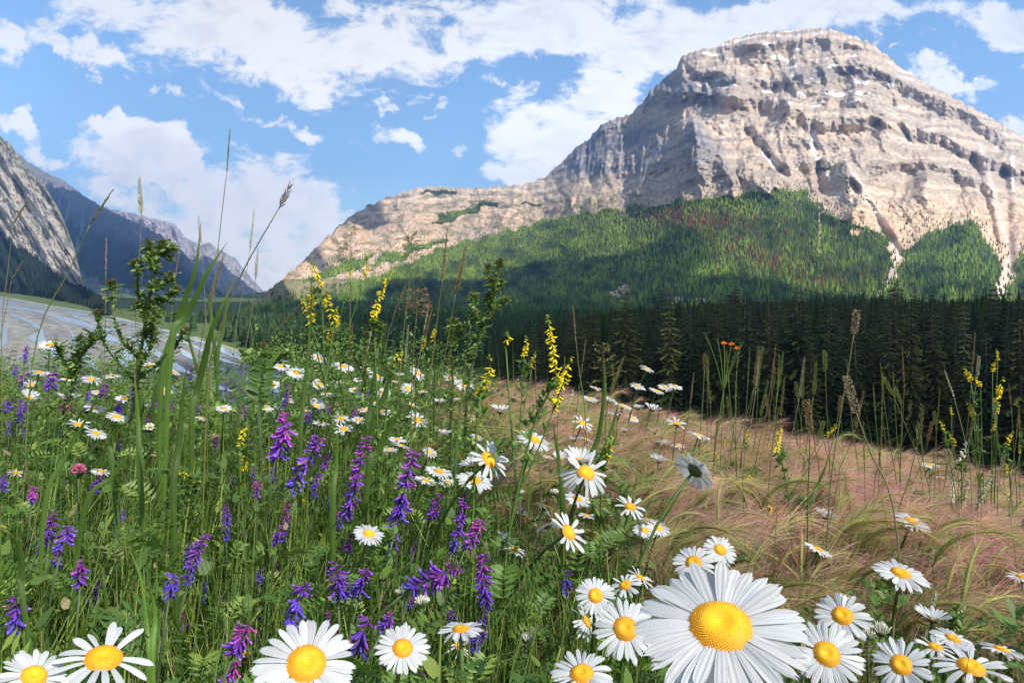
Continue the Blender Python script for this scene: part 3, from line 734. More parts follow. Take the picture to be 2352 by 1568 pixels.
# daisies: x, y, width, facing (90 = full face, 0 = edge on, below 0 = seen from underneath), lean (degrees to the right), kind, label
DAISY = [
 # the near ones
 (1655, 1437, 385, 47, 4, 'giant', 'giant white daisy with bumpy golden disc, by far the largest flower'),
 (704, 1523, 240, 60, 6, 'full', 'large full daisy cut by the bottom edge, second largest after the giant daisy'),
 (238, 1511, 214, 42, 0, 'sparse', 'large daisy with narrow widely gapped petals near the bottom edge, beside a shorter rounder one'),
 (78, 1551, 150, 48, 12, 'full', 'daisy with dense pale petals cut by the bottom edge in the river-side corner'),
 (925, 1488, 128, 57, 8, 'full', 'round open daisy between the large cut-off daisy and a flat one'),
 (1058, 1444, 105, 24, -4, 'full', 'flat saucer-like daisy tilted back over a collapsed daisy'),
 (1052, 1482, 64, 28, 60, 'droop', 'collapsed daisy with hanging petals, half hidden under a flat saucer-like one'),
 (1336, 1546, 150, 44, -6, 'full', 'dense daisy cut by the bottom edge between the giant daisy and the purple vetch'),
 (1436, 1443, 152, 66, 10, 'full', 'big open daisy partly covered by the tip of a petal of the giant daisy'),
 (1368, 1367, 94, 66, 6, 'full', 'round open daisy just above the big one that the giant daisy overlaps'),
 (1436, 1343, 78, 42, -20, 'sparse', 'daisy crossed by a bare slanting stem, above the big one the giant daisy overlaps'),
 (1471, 1326, 72, 16, 35, 'sparse', 'daisy seen nearly edge on, touching the upper petal tip of the giant daisy'),
 (1348, 1426, 82, 22, 60, 'droop', 'daisy with folded petals hidden behind the big one that the giant daisy overlaps'),
 (1593, 1292, 100, 55, -4, 'full', 'daisy peeping out from behind the topmost petals of the giant daisy'),
 (1654, 1262, 80, 50, 32, 'full', 'tilted daisy on a thin stem right above the giant daisy'),
 (1935, 1413, 126, 57, 6, 'full', 'round daisy beside a half open bud, upper of two touching near the giant daisy'),
 (1899, 1501, 160, 64, 18, 'full', 'big tilted daisy, lower of a touching pair next to the giant daisy'),
 (2070, 1526, 126, 70, 2, 'full', 'round full-face daisy at the bottom edge between a touching pair and a ragged daisy'),
 (2231, 1531, 160, 34, 24, 'sparse', 'ragged daisy with long loose petals at the bottom edge'),
 (2149, 1486, 92, 28, 22, 'sparse', 'loose tilted daisy whose petals touch the ragged long-petalled daisy'),
 (2189, 1466, 92, 24, 26, 'full', 'daisy leaning toward the wood above the ragged long-petalled daisy'),
 (2141, 1421, 80, 14, 18, 'cup', 'cupped daisy seen from the side, under the pale cream clover spike'),
 (2301, 1491, 98, 10, 22, 'full', 'wide daisy seen nearly edge on near the bottom corner, past the ragged one'),
 (2214, 1556, 50, 30, 0, 'full', 'little daisy almost hidden beneath the ragged long-petalled daisy'),
 (2346, 1323, 62, 20, 10, 'full', 'daisy cut in half by the picture edge over the barley'),
 (2069, 1316, 118, 28, 20, 'full', 'daisy with raised petals on a thick dark slanting stem over the barley'),
 (1879, 1261, 68, 9, 30, 'full', 'daisy seen from the side with petals sweeping up, green stem, in the barley'),
 (1896, 1187, 58, 8, 20, 'cup', 'small cupped daisy seen from the side, higher on a long leaning stem'),
 (2094, 1196, 88, 18, 28, 'full', 'daisy leaning strongly on two parallel stems over the barley'),
 (2136, 1067, 40, 15, 8, 'full', 'small daisy in a dark gap of the barley edge'),
 (2159, 1095, 28, 5, 6, 'full', 'tiny daisy in the shade beneath another in a dark gap of the barley'),
 (2114, 1155, 28, 12, 10, 'full', 'tiny pale daisy low beside the cream clover spikes'),
 # the middle of the meadow
 (1596, 1080, 108, -34, 44, 'full', 'large daisy seen from behind with its dark calyx, petals fanned against the pink barley'),
 (1346, 1085, 112, 48, 26, 'droop', 'large daisy with some petals standing up and others hanging, crossed by a broad blade'),
 (1334, 1058, 84, 20, 10, 'cup', 'daisy with upright petals tucked behind the large half-drooping one'),
 (1123, 1055, 112, 40, 50, 'sparse', 'large loose daisy turned with its disc sideways, above a neat flat daisy'),
 (1085, 1067, 62, 14, -20, 'cup', 'white daisy with upswept petals crowded against the large loose sideways one'),
 (1090, 1102, 88, 30, 14, 'full', 'neat flat daisy with a bright disc just below the large loose sideways one'),
 (1008, 1082, 70, 18, 14, 'full', 'flat daisy above two overlapping ones, next to a drooping purple vetch'),
 (978, 1102, 58, 14, 16, 'full', 'daisy half covered by the drooping purple vetch, lowest of a small cluster'),
 (1028, 1107, 46, 24, 4, 'full', 'small daisy tucked beneath a flat daisy beside the drooping vetch'),
 (988, 1038, 40, 35, 24, 'full', 'small daisy with a bright disc at the top of the drooping vetch'),
 (1306, 1223, 108, 38, 62, 'sparse', 'daisy turned sideways with a gap in its petals, under a fern-like vetch leaf'),
 (1258, 1208, 60, -12, -20, 'full', 'daisy seen from behind whose petals overlap the sideways gap-toothed one'),
 (1326, 1145, 66, 24, 20, 'full', 'daisy below the large half-drooping one, petals swept to one side'),
 (1448, 1163, 72, 40, 20, 'sparse', 'daisy with few broad petals over the barley, upper of three close together'),
 (1481, 1217, 58, 34, 14, 'full', 'daisy over the barley, river-side one of three close together'),
 (1512, 1211, 58, 34, 22, 'full', 'daisy over the barley, wood-side one of three close together'),
 (1486, 1192, 46, 10, 10, 'full', 'daisy half hidden behind three close together over the barley'),
 (1250, 1168, 46, -10, 45, 'full', 'daisy hanging sideways behind a broad blade'),
 (1183, 1261, 62, 18, 20, 'full', 'daisy half sunk in green leaves beside the barley edge'),
 (1160, 1244, 56, 10, 30, 'cup', 'pale daisy leaning in the grass beside the pink and purple vetch pair'),
 (1191, 1170, 42, 24, 25, 'full', None), (1348, 1183, 44, 14, 10, 'full', None), (1366, 1132, 30, 20, 0, 'full', None), (1401, 1137, 30, 18, 0, 'full', None),
 (1284, 1436, 40, 15, 0, 'full', 'small half-open daisy in dark leaves near a round bud'),
 (1464, 1370, 42, 30, 10, 'full', 'little daisy between the giant daisy and the stem-crossed one'),
 (847, 1225, 74, 38, 14, 'full', 'lone tilted daisy in the green beside a magenta vetch, well above the cut-off daisies'),
 (567, 1500, 60, 12, -10, 'sparse', 'half-buried daisy with few visible petals beside the large cut-off daisy'),
 (1228, 1010, 86, 24, 22, 'full', 'daisy with long swept petals, crossed by a dark slanting clover stem'),
 (1258, 1048, 34, 10, 15, 'full', None), (1316, 1011, 28, 10, 10, 'cup', None), (1346, 1008, 42, 6, 20, 'full', None), (1401, 1018, 38, 6, 15, 'full', None),
 (1338, 971, 54, 30, 26, 'sparse', None), (1149, 945, 54, 10, 10, 'cup', None), (1020, 997, 36, 10, 0, 'cup', None), (960, 964, 60, 30, 26, 'sparse', None),
 (913, 1008, 46, 15, 10, 'full', None), (895, 1032, 40, 20, 0, 'full', None), (922, 1022, 42, 8, 20, 'full', None),
 (1555, 972, 56, 20, 10, 'sparse', 'daisy standing alone at the edge of the barley with a few loose petals'), (1606, 998, 56, 6, 24, 'full', None),
 (1526, 1021, 40, 8, 5, 'cup', None), (1556, 1022, 38, 18, 8, 'full', None),
 # the row against the dark wood
 (1486, 846, 38, 16, 25, 'full', 'topmost daisy standing alone against the dark wood'), (1465, 886, 40, 20, 20, 'full', None), (1508, 897, 40, 10, 22, 'full', None), (1528, 889, 36, 22, 18, 'full', None), (1550, 887, 38, 16, 18, 'full', None),
 (1368, 890, 30, 12, 20, 'full', None), (1356, 915, 40, 15, 15, 'full', None), (1397, 921, 32, 8, 25, 'cup', None), (1431, 931, 46, 10, 22, 'full', None), (1466, 937, 30, 8, 0, 'cup', None), (1498, 940, 44, 8, 20, 'cup', None),
 (1418, 947, 46, 6, 4, 'full', None), (1453, 960, 34, 26, 25, 'full', None),
 # the drift beside the river
 (646, 841, 42, 24, 0, 'full', None), (682, 855, 50, 34, 10, 'full', None), (733, 822, 38, 34, 20, 'full', None), (788, 841, 56, 20, 14, 'full', None), (840, 845, 36, 34, 34, 'sparse', None), (865, 864, 54, 16, 24, 'full', None),
 (900, 828, 32, 38, 0, 'full', None), (917, 858, 28, 12, 0, 'full', None), (959, 856, 44, 26, 44, 'full', None), (735, 881, 40, 38, 12, 'full', None), (779, 875, 28, 14, 10, 'full', None), (824, 871, 28, 24, 0, 'full', None),
 (813, 895, 32, 28, 0, 'full', None), (837, 902, 42, 32, 0, 'full', None), (880, 901, 40, 36, 10, 'full', None), (938, 892, 42, 38, 20, 'full', None), (970, 898, 28, 14, 0, 'full', None), (627, 882, 34, 34, 0, 'full', None),
 (1050, 915, 26, 14, 0, 'full', None), (1005, 925, 38, 8, 10, 'cup', None), (703, 945, 34, 28, 0, 'full', None), (783, 960, 46, 28, 0, 'sparse', None), (790, 985, 48, 38, 0, 'sparse', None), (838, 940, 40, 16, 0, 'full', None), (880, 945, 38, 22, 0, 'full', None),
 (655, 832, 22, 0, 0, 'cup', None), (706, 813, 20, 0, 0, 'cup', None), (750, 905, 30, 18, 0, 'full', None), (860, 925, 34, 14, 0, 'full', None), (905, 875, 26, 10, 10, 'full', None),
 # the river-side corner
 (114, 791, 50, 24, 0, 'full', None), (90, 855, 56, 12, 6, 'full', None), (210, 871, 44, 28, 14, 'full', None), (345, 839, 44, 24, 4, 'full', None), (402, 854, 32, 18, 28, 'full', None), (72, 882, 34, 36, 0, 'sparse', None), (153, 871, 30, 12, 12, 'full', None),
 (222, 900, 28, 22, 0, 'full', None), (288, 914, 44, 22, 6, 'full', None), (155, 916, 54, 8, 4, 'cup', 'cup-shaped daisy seen from the side just above the pink clover ball'), (218, 936, 48, 24, 12, 'full', None), (269, 956, 52, 24, 14, 'full', None),
 (180, 974, 52, 28, -4, 'sparse', 'ragged daisy with few curled petals right below the pink clover ball'), (222, 995, 50, 28, 16, 'full', None), (360, 1045, 36, 18, 0, 'sparse', None), (38, 1085, 42, 28, 10, 'sparse', None), (232, 1082, 46, 18, 10, 'full', None),
 (514, 937, 38, 28, 0, 'full', None), (490, 1000, 30, 20, 0, 'sparse', None), (462, 960, 32, 18, 10, 'full', None),
]

# purple vetch: top x, top y, bottom x, bottom y, width, colour (0 blue-violet .. 1 magenta), label
VETCH = [
 (660, 945, 633, 1052, 54, .75, 'stout purple vetch with magenta tip, nearest the river of four tall ones'),
 (735, 1004, 668, 1122, 52, .45, 'slanting violet vetch, second of four tall ones in a row'),
 (845, 998, 790, 1205, 44, .6, 'long wavy purple vetch, third of four tall ones and the longest of all'),
 (952, 1034, 903, 1262, 54, .45, 'drooping purple vetch with a thin blue tail, beside a cluster of daisies'),
 (1055, 1300, 940, 1352, 64, .6, 'purple vetch lying almost level above two fuzzy daisy buds'),
 (1064, 1142, 1036, 1268, 32, .5, 'slim purple vetch standing next to a bright pink one'),
 (1108, 1192, 1068, 1262, 42, .95, 'bright pink vetch close beside a slim purple one'),
 (1010, 1130, 990, 1192, 34, .8, 'dull magenta vetch above the pair of pink and purple ones'),
 (703, 1336, 668, 1428, 58, .3, 'blue-violet vetch with fat florets right above the large cut-off daisy'),
 (770, 1288, 776, 1374, 56, .4, 'loose violet vetch, river-side one of two overlapping side by side'),
 (846, 1302, 824, 1370, 50, .35, 'violet vetch, wood-side one of two overlapping side by side'),
 (1112, 1268, 1120, 1392, 46, .6, 'dark purple vetch crossed by a dark stem, below the pink one'),
 (1115, 1408, 1092, 1498, 38, .35, 'blue-purple vetch hanging beside the flat saucer-like daisy'),
 (850, 1418, 818, 1502, 66, .35, 'broad violet vetch squeezed between two open daisies'),
 (905, 1408, 878, 1448, 42, .5, 'vetch with a few big violet wings above the round open daisy'),
 (758, 1402, 758, 1432, 28, .6, 'pair of large violet vetch petals above the cut-off daisy'),
 (772, 1430, 786, 1478, 30, .9, 'magenta vetch touching the petals of the large cut-off daisy'),
 (945, 1372, 938, 1402, 28, .4, None), (1038, 1400, 1036, 1430, 30, .6, 'purple vetch just above the flat saucer-like daisy'),
 (968, 1538, 968, 1568, 30, .75, None), (1026, 1535, 1026, 1565, 20, .7, None), (865, 1500, 858, 1530, 24, .3, None),
 (885, 1316, 882, 1345, 22, .9, None), (883, 1360, 880, 1395, 26, .85, None), (778, 1176, 778, 1212, 22, .5, None),
 (814, 1222, 802, 1268, 24, .95, 'small magenta vetch at the foot of the lone tilted daisy'),
 (597, 1305, 594, 1340, 26, .1, None), (640, 1285, 642, 1325, 20, .95, None), (604, 1385, 600, 1425, 22, .9, None), (600, 1445, 592, 1475, 24, .6, None),
 (576, 1428, 538, 1498, 60, .8, 'magenta and violet vetch on the river side of the large cut-off daisy'), (545, 1518, 520, 1568, 48, .85, 'rosy vetch cut by the bottom edge beside the large daisy'), (408, 1506, 392, 1568, 28, .95, 'narrow magenta vetch cut by the bottom edge near the sparse daisy'),
 (475, 1226, 433, 1338, 36, .5, 'long leaning violet vetch, beside a blue one in the river-side tangle'), (398, 1316, 388, 1372, 46, .1, 'blue vetch with spread florets beside a long leaning violet one'), (520, 1156, 520, 1242, 24, .35, None),
 (124, 1170, 90, 1272, 30, .45, 'long tilted violet vetch near the picture edge, above a loose one'), (158, 1206, 140, 1262, 44, .3, None), (136, 1262, 128, 1296, 34, .15, None),
 (35, 1370, 33, 1452, 56, .35, 'wide violet vetch at the picture edge above the corner daisy'), (245, 1312, 210, 1392, 28, .5, None), (192, 1275, 184, 1345, 44, .7, None), (298, 1545, 298, 1568, 30, .5, None), (410, 1375, 406, 1400, 20, .2, None),
 (440, 1250, 430, 1290, 24, .3, None), (278, 1170, 274, 1195, 26, .1, None), (1306, 1308, 1302, 1362, 30, .1, 'dark blue vetch in the shade beside a round open daisy'), (1383, 1486, 1378, 1515, 24, .2, 'small blue vetch under the big daisy that the giant one overlaps'),
 (1262, 1105, 1258, 1128, 18, .9, None), (1370, 1155, 1366, 1180, 16, .9, None), (1805, 1195, 1800, 1225, 16, .3, 'faint violet vetch alone in the barley'),
 (61, 794, 56, 838, 18, .4, None), (34, 838, 34, 858, 20, .4, None), (55, 856, 50, 895, 22, .6, None), (124, 853, 116, 895, 34, .4, 'plump violet vetch between two daisies at the top of the river-side corner'), (170, 850, 168, 872, 18, .4, None), (176, 872, 172, 896, 18, .2, None),
 (242, 876, 234, 910, 26, .65, None), (209, 898, 202, 925, 20, .2, None), (304, 890, 302, 915, 20, .5, None), (360, 900, 350, 938, 22, .7, None), (378, 918, 374, 945, 20, .6, None), (19, 918, 16, 945, 22, .35, None), (48, 915, 40, 970, 18, .35, None),
 (62, 920, 58, 948, 16, .3, None), (24, 965, 20, 1000, 16, .4, None), (275, 920, 272, 955, 22, .4, None), (342, 948, 340, 975, 14, .2, None), (232, 1090, 214, 1130, 26, .35, None), (80, 1115, 74, 1150, 30, .95, None), (8, 1090, 6, 1130, 26, .25, None),
 (276, 1008, 274, 1032, 16, .4, None), (152, 1098, 150, 1118, 18, .3, None), (455, 925, 452, 950, 14, .5, None), (442, 990, 440, 1012, 14, .2, None), (138, 1140, 136, 1165, 16, .4, None), (522, 1155, 516, 1180, 18, .9, None), (396, 920, 394, 940, 12, .6, None),
 (660, 882, 642, 940, 18, .4, None), (740, 918, 732, 948, 20, .8, None), (760, 925, 756, 948, 16, .7, None), (818, 935, 812, 965, 16, .75, None), (715, 945, 708, 968, 20, .5, None), (632, 1068, 626, 1105, 20, .4, None), (594, 1100, 592, 1140, 26, .85, None),
 (735, 1085, 722, 1140, 22, .3, None), (758, 1038, 745, 1075, 20, .9, None), (660, 1150, 652, 1240, 22, .8, 'thin magenta vetch hidden in leaves under the slanting violet one'), (638, 1220, 634, 1250, 26, .3, None),
]

# yellow sweet clover racemes, one line per plant: label, stem foot, racemes (top x, y, bottom x, y, width, open 0..1)
CLOVER = [
 ('yellow sweet clover with a slanted raceme at the mountain foot, nearest the river', (752, 1010), [(712, 590, 738, 652, 22, .7), (716, 640, 714, 745, 26, .8), (748, 655, 768, 738, 28, .95)]),
 ('yellow sweet clover still in green bud at its tip, tall pale stem', (735, 985), [(806, 590, 803, 635, 16, .2), (838, 578, 838, 640, 20, .5)]),
 ('yellow sweet clover bent like a sickle, single raceme against the shaded slope', (870, 930), [(901, 618, 856, 735, 26, .95)]),
 ('yellow sweet clover with the tallest double raceme in front of the dark wood', (1120, 1270), [(1256, 722, 1278, 865, 36, .9), (1312, 818, 1272, 938, 38, 1.0), (1165, 756, 1162, 800, 40, .7)]),
 ('yellow sweet clover with drooping sparse raceme beside the middle thistle', (1092, 1010), [(1125, 812, 1100, 902, 34, .9)]),
 ('small yellow sweet clover tuft above the daisy drift', (880, 930), [(925, 800, 905, 835, 26, .7)]),
 ('yellow sweet clover behind the broad blade over the pink barley', (1370, 1190), [(1405, 990, 1390, 1050, 32, .8)]),
 ('slim yellow sweet clover in the middle of the barley, single upright raceme', (1712, 1180), [(1718, 978, 1714, 1010, 14, .8)]),
 ('yellow sweet clover low in the barley with a slanting raceme', (1700, 1300), [(1738, 1068, 1712, 1140, 18, .7), (1653, 1038, 1645, 1052, 14, .7)]),
 ('yellow sweet clover with hanging raceme at the barley edge below the timothy heads', (1830, 1180), [(1797, 975, 1783, 1036, 20, .9), (1932, 968, 1898, 1000, 14, .7)]),
 ('yellow sweet clover lying in the barley, two slanted racemes', (1830, 1230), [(1882, 1106, 1852, 1150, 22, .8), (1772, 1150, 1765, 1185, 24, .8)]),
 ('bushy yellow sweet clover taller than everything near the picture edge', (2268, 1240), [(2212, 840, 2230, 876, 16, .9), (2238, 862, 2252, 886, 14, .7), (2288, 798, 2292, 824, 12, .7), (2286, 826, 2280, 852, 14, .8), (2306, 866, 2290, 922, 20, 1.0), (2220, 924, 2236, 956, 16, .9), (2296, 922, 2290, 948, 12, .8), (2284, 962, 2278, 990, 12, .8)]),
 ('low yellow sweet clover on the river side of the bushy one', (2200, 1150), [(2158, 964, 2168, 984, 14, .9), (2180, 990, 2192, 1022, 14, .8), (2184, 930, 2186, 950, 10, .7)]),
 ('yellow sweet clover at the picture edge with a short bent raceme', (2330, 1200), [(2328, 988, 2312, 1018, 16, .9), (2308, 1058, 2318, 1092, 16, .8), (2340, 1010, 2342, 1040, 10, .7)]),
 ('yellow sweet clover flattened in the grass above the lone leaning blade', (400, 1180), [(410, 1082, 450, 1108, 26, 1.0)]),
 ('short yellow sweet clover beside the stout purple vetch, upper raceme', (548, 1120), [(566, 972, 552, 1022, 24, .9), (570, 1030, 560, 1078, 22, .9)]),
 ('yellow sweet clover deep in the tangle below the slanting violet vetch', (620, 1300), [(626, 1205, 622, 1250, 12, .8), (700, 1130, 694, 1165, 14, .6)]),
 ('yellow sweet clover speck beside the lone tilted daisy', (880, 1320), [(902, 1216, 890, 1240, 22, .6), (868, 1308, 862, 1326, 24, .6)]),
]
CLOVER += [
 ('yellow sweet clover rising behind the widest daisy, short lemon tips', (800, 1000), [(776, 700, 772, 748, 20, .8), (760, 742, 756, 790, 18, .7), (690, 668, 700, 715, 18, .6)]),
 ('thin yellow sweet clover between the sickle raceme and the middle thistle', (1000, 1000), [(1002, 742, 996, 790, 18, .7), (978, 768, 970, 806, 16, .8)]),
 ('yellow sweet clover branch between the middle thistle and the tallest double raceme', (1190, 1060), [(1208, 768, 1204, 815, 18, .8), (1228, 806, 1222, 845, 18, .8)]),
 ('yellow sweet clover with two small racemes above the half-drooping daisy', (1420, 1140), [(1432, 1012, 1424, 1046, 14, .7), (1444, 1052, 1436, 1080, 14, .7)]),
 ('yellow sweet clover scattered in the barley near the daisy seen from behind', (1690, 1230), [(1690, 1096, 1680, 1130, 16, .8), (1668, 1000, 1662, 1026, 12, .7)]),
]
WHITE_CLOVER = [
 ('cream sweet clover spike highest at the barley edge', (2212, 1180), [(2218, 1012, 2206, 1056, 18, 1.0)]),
 ('cream sweet clover with three tall spikes side by side over the barley', (2235, 1300), [(2190, 1080, 2186, 1160, 18, 1.0), (2226, 1092, 2208, 1164, 20, 1.0), (2282, 1086, 2240, 1180, 24, 1.0)]),
 ('short cream sweet clover spike apart from three tall ones', (2140, 1260), [(2142, 1126, 2140, 1178, 18, 1.0)]),
 ('cream sweet clover nodding just above the cupped daisy', (2180, 1470), [(2215, 1385, 2190, 1442, 28, 1.0), (2146, 1350, 2138, 1396, 18, .9)]),
 ('tall cream sweet clover in the green herbs over the corner barley', (2200, 1400), [(2146, 1178, 2142, 1212, 12, .9), (2240, 1170, 2230, 1200, 14, .9)]),
 ('pale sweet clover spikes behind the tallest double yellow raceme', (1268, 1000), [(1292, 870, 1280, 920, 14, 1.0), (1316, 890, 1300, 930, 12, .9), (1248, 890, 1240, 925, 12, .8)]),
]

# grass stalks in seed: kind, width, tint, tip, foot of the head, then further points of the stem, label
STALK = [
 ('spike', 8, 'green', [(528, 300), (521, 396), (512, 470), (500, 580), (484, 740)], 'tallest grass spike of all, hair-thin stem rising high into the sky'),
 ('feather', 13, 'pale', [(320, 408), (325, 494), (322, 560), (316, 680)], 'pale feathery grass head against the white cumulus'),
 ('wheat', 22, 'brown', [(668, 424), (640, 480), (580, 582), (546, 650), (500, 770), (478, 880)], 'big brown grass ear bending over the valley clouds, coarsest ear of all'),
 ('spike', 12, 'olive', [(258, 438), (206, 516), (160, 620), (80, 800)], 'olive grass spike leaning over the blue mountain'),
 ('wheat', 10, 'pale', [(584, 480), (574, 576), (560, 660), (540, 770)], 'pale slender grass ear beside the coarse brown ear'),
 ('wheat', 9, 'pale', [(456, 498), (462, 560), (468, 640), (474, 760)], 'short pale grass ear between the two tallest blades'),
 ('wheat', 11, 'pale', [(592, 574), (587, 642), (578, 720), (560, 840)], 'pale grass ear low in the valley notch'),
 ('spike', 8, 'pink', [(244, 550), (243, 622), (242, 720), (240, 840)], 'pinkish grass spike on the blue mountain, beside the thistle'),
 ('wheat', 13, 'brown', [(514, 586), (482, 692), (468, 752), (455, 850)], 'brown grass ear crossing the foot of the pink mountain ridge'),
 ('spike', 6, 'pink', [(414, 572), (402, 632), (396, 700), (392, 800)], 'thin reddish spike just behind the topmost thistle heads'),
 ('spike', 6, 'brown', [(356, 526), (340, 562), (326, 640), (310, 760)], 'thin brown spike poking out above the thistle'),
 ('spike', 10, 'brown', [(1027, 530), (1016, 640), (1006, 720), (985, 920)], 'reddish brown spike against the shaded forest slope, straightest one'),
 ('wheat', 17, 'brown', [(1071, 564), (1046, 676), (1032, 760), (1010, 910)], 'loose brown ear beside the straight reddish spike'),
 ('star', 66, 'brown', [(806, 524), (806, 604), (805, 690), (800, 900)], 'starry open brown panicle above the yellow clover'),
 ('star', 66, 'olive', [(946, 538), (945, 612), (934, 700), (915, 900)], 'starry open panicle against the green mountain strip'),
 ('star', 90, 'brown', [(958, 664), (956, 730), (950, 800), (945, 920)], 'wide drooping brown panicle in front of the shaded forest'),
 ('spike', 8, 'brown', [(932, 650), (908, 712), (885, 800), (868, 930)], 'slanting brown spike next to the sickle-shaped yellow raceme'),
 ('spike', 8, 'pale', [(985, 700), (972, 770), (960, 840), (945, 930)], 'pale slim spike under the wide drooping panicle'),
 ('spike', 8, 'brown', [(992, 712), (975, 776), (968, 850), (955, 940)], 'tawny spike beside a pale slim one in front of the forest'),
 ('timothy', 20, 'tawny', [(1968, 713), (1961, 768), (1946, 860), (1926, 980), (1905, 1150)], 'tall fuzzy timothy head touching the top edge of the dark wood'),
 ('timothy', 23, 'tawny', [(1943, 864), (1967, 948), (2000, 1040), (2056, 1190)], 'fat tawny timothy head on a long stem slanting over the barley'),
 ('timothy', 20, 'brown', [(1852, 918), (1860, 988), (1859, 1060), (1856, 1150)], 'dark brown fuzzy timothy head upright in front of the wood'),
 ('timothy', 10, 'green', [(2030, 866), (2052, 908), (2085, 990), (2115, 1080)], 'green timothy head bent to the river side'),
 ('timothy', 9, 'green', [(2056, 888), (2071, 928), (2069, 1030), (2064, 1130)], 'small green timothy head right beside a bent one'),
 ('spike', 7, 'brown', [(2072, 798), (2077, 892), (2071, 1010), (2066, 1120)], 'thin reddish spike between the timothy heads'),
 ('wheat', 12, 'green', [(1874, 832), (1868, 912), (1850, 1040), (1836, 1140)], 'bright green wheat-like ear before the wood'),
 ('spike', 9, 'green', [(1790, 820), (1785, 902), (1775, 1020), (1765, 1130)], 'plain green spike near the brown upright timothy head'),
 ('wheat', 17, 'olive', [(2118, 932), (2106, 1026), (2085, 1110), (2060, 1200)], 'loose olive ear near a low yellow clover'),
 ('timothy', 9, 'green', [(2145, 944), (2149, 976), (2155, 1080), (2160, 1150)], 'short smooth green head beside the loose olive ear'),
 ('spike', 8, 'pale', [(2170, 852), (2192, 914), (2216, 1010), (2230, 1100)], 'pale slim spike leaning, close to the bushy yellow clover'),
 ('spike', 7, 'brown', [(2239, 766), (2234, 842), (2224, 960), (2212, 1100)], 'tall reddish spike behind the bushy yellow clover'),
 ('timothy', 8, 'pale', [(2249, 818), (2244, 864), (2228, 1000), (2216, 1110)], 'pale smooth head among the racemes of the bushy yellow clover'),
 ('spike', 7, 'brown', [(2317, 884), (2323, 934), (2330, 1060), (2336, 1170)], 'dark reddish spike near the picture edge'),
 ('timothy', 17, 'tawny', [(2176, 1032), (2189, 1094), (2202, 1190), (2212, 1290)], 'grey-brown faded head among the cream clover spikes'),
 ('wheat', 12, 'olive', [(1432, 822), (1400, 908), (1388, 990), (1376, 1090)], 'olive ear leaning away from the broad upright blade'),
 ('star', 78, 'olive', [(1386, 796), (1392, 880), (1392, 960), (1390, 1060)], 'airy see-through panicle behind the broad upright blade'),
 ('spike', 7, 'olive', [(1346, 778), (1338, 834), (1322, 960), (1310, 1060)], 'thin spike between the yellow raceme and the airy panicle'),
 ('wheat', 9, 'green', [(1625, 858), (1632, 930), (1634, 1030), (1636, 1110)], None), ('wheat', 9, 'green', [(1664, 930), (1646, 1000), (1634, 1060), (1622, 1130)], None),
 ('spike', 7, 'olive', [(1699, 786), (1692, 850), (1688, 950), (1676, 1080)], None), ('spike', 7, 'green', [(1722, 798), (1718, 870), (1712, 970), (1700, 1090)], None),
 ('wheat', 10, 'green', [(1764, 876), (1745, 960), (1730, 1030), (1712, 1110)], None), ('wheat', 9, 'olive', [(1802, 868), (1792, 960), (1786, 1040), (1780, 1120)], None),
 ('wheat', 9, 'green', [(1746, 806), (1741, 890), (1736, 990), (1730, 1100)], None), ('spike', 8, 'brown', [(1668, 808), (1664, 850), (1660, 950), (1655, 1070)], None),
 ('wheat', 14, 'green', [(1940, 1086), (1946, 1152), (1950, 1210), (1956, 1300)], 'dark herringbone ear low in the barley'),
 ('spike', 8, 'olive', [(66, 458), (30, 514), (18, 620), (4, 760)], 'olive spike crossing the pale cliff of the near left mountain'),
 ('spike', 7, 'pink', [(50, 602), (26, 644), (12, 720), (-6, 830)], 'pinkish spike in front of the dark hillside wood'),
 ('spike', 8, 'brown', [(2341, 934), (2336, 984), (2326, 1080), (2318, 1180)], 'brown spike cut close by the picture edge'),
 ('spike', 7, 'brown', [(690, 700), (640, 752), (600, 800), (560, 880)], 'tan spike lying nearly level over the valley forest'),
]
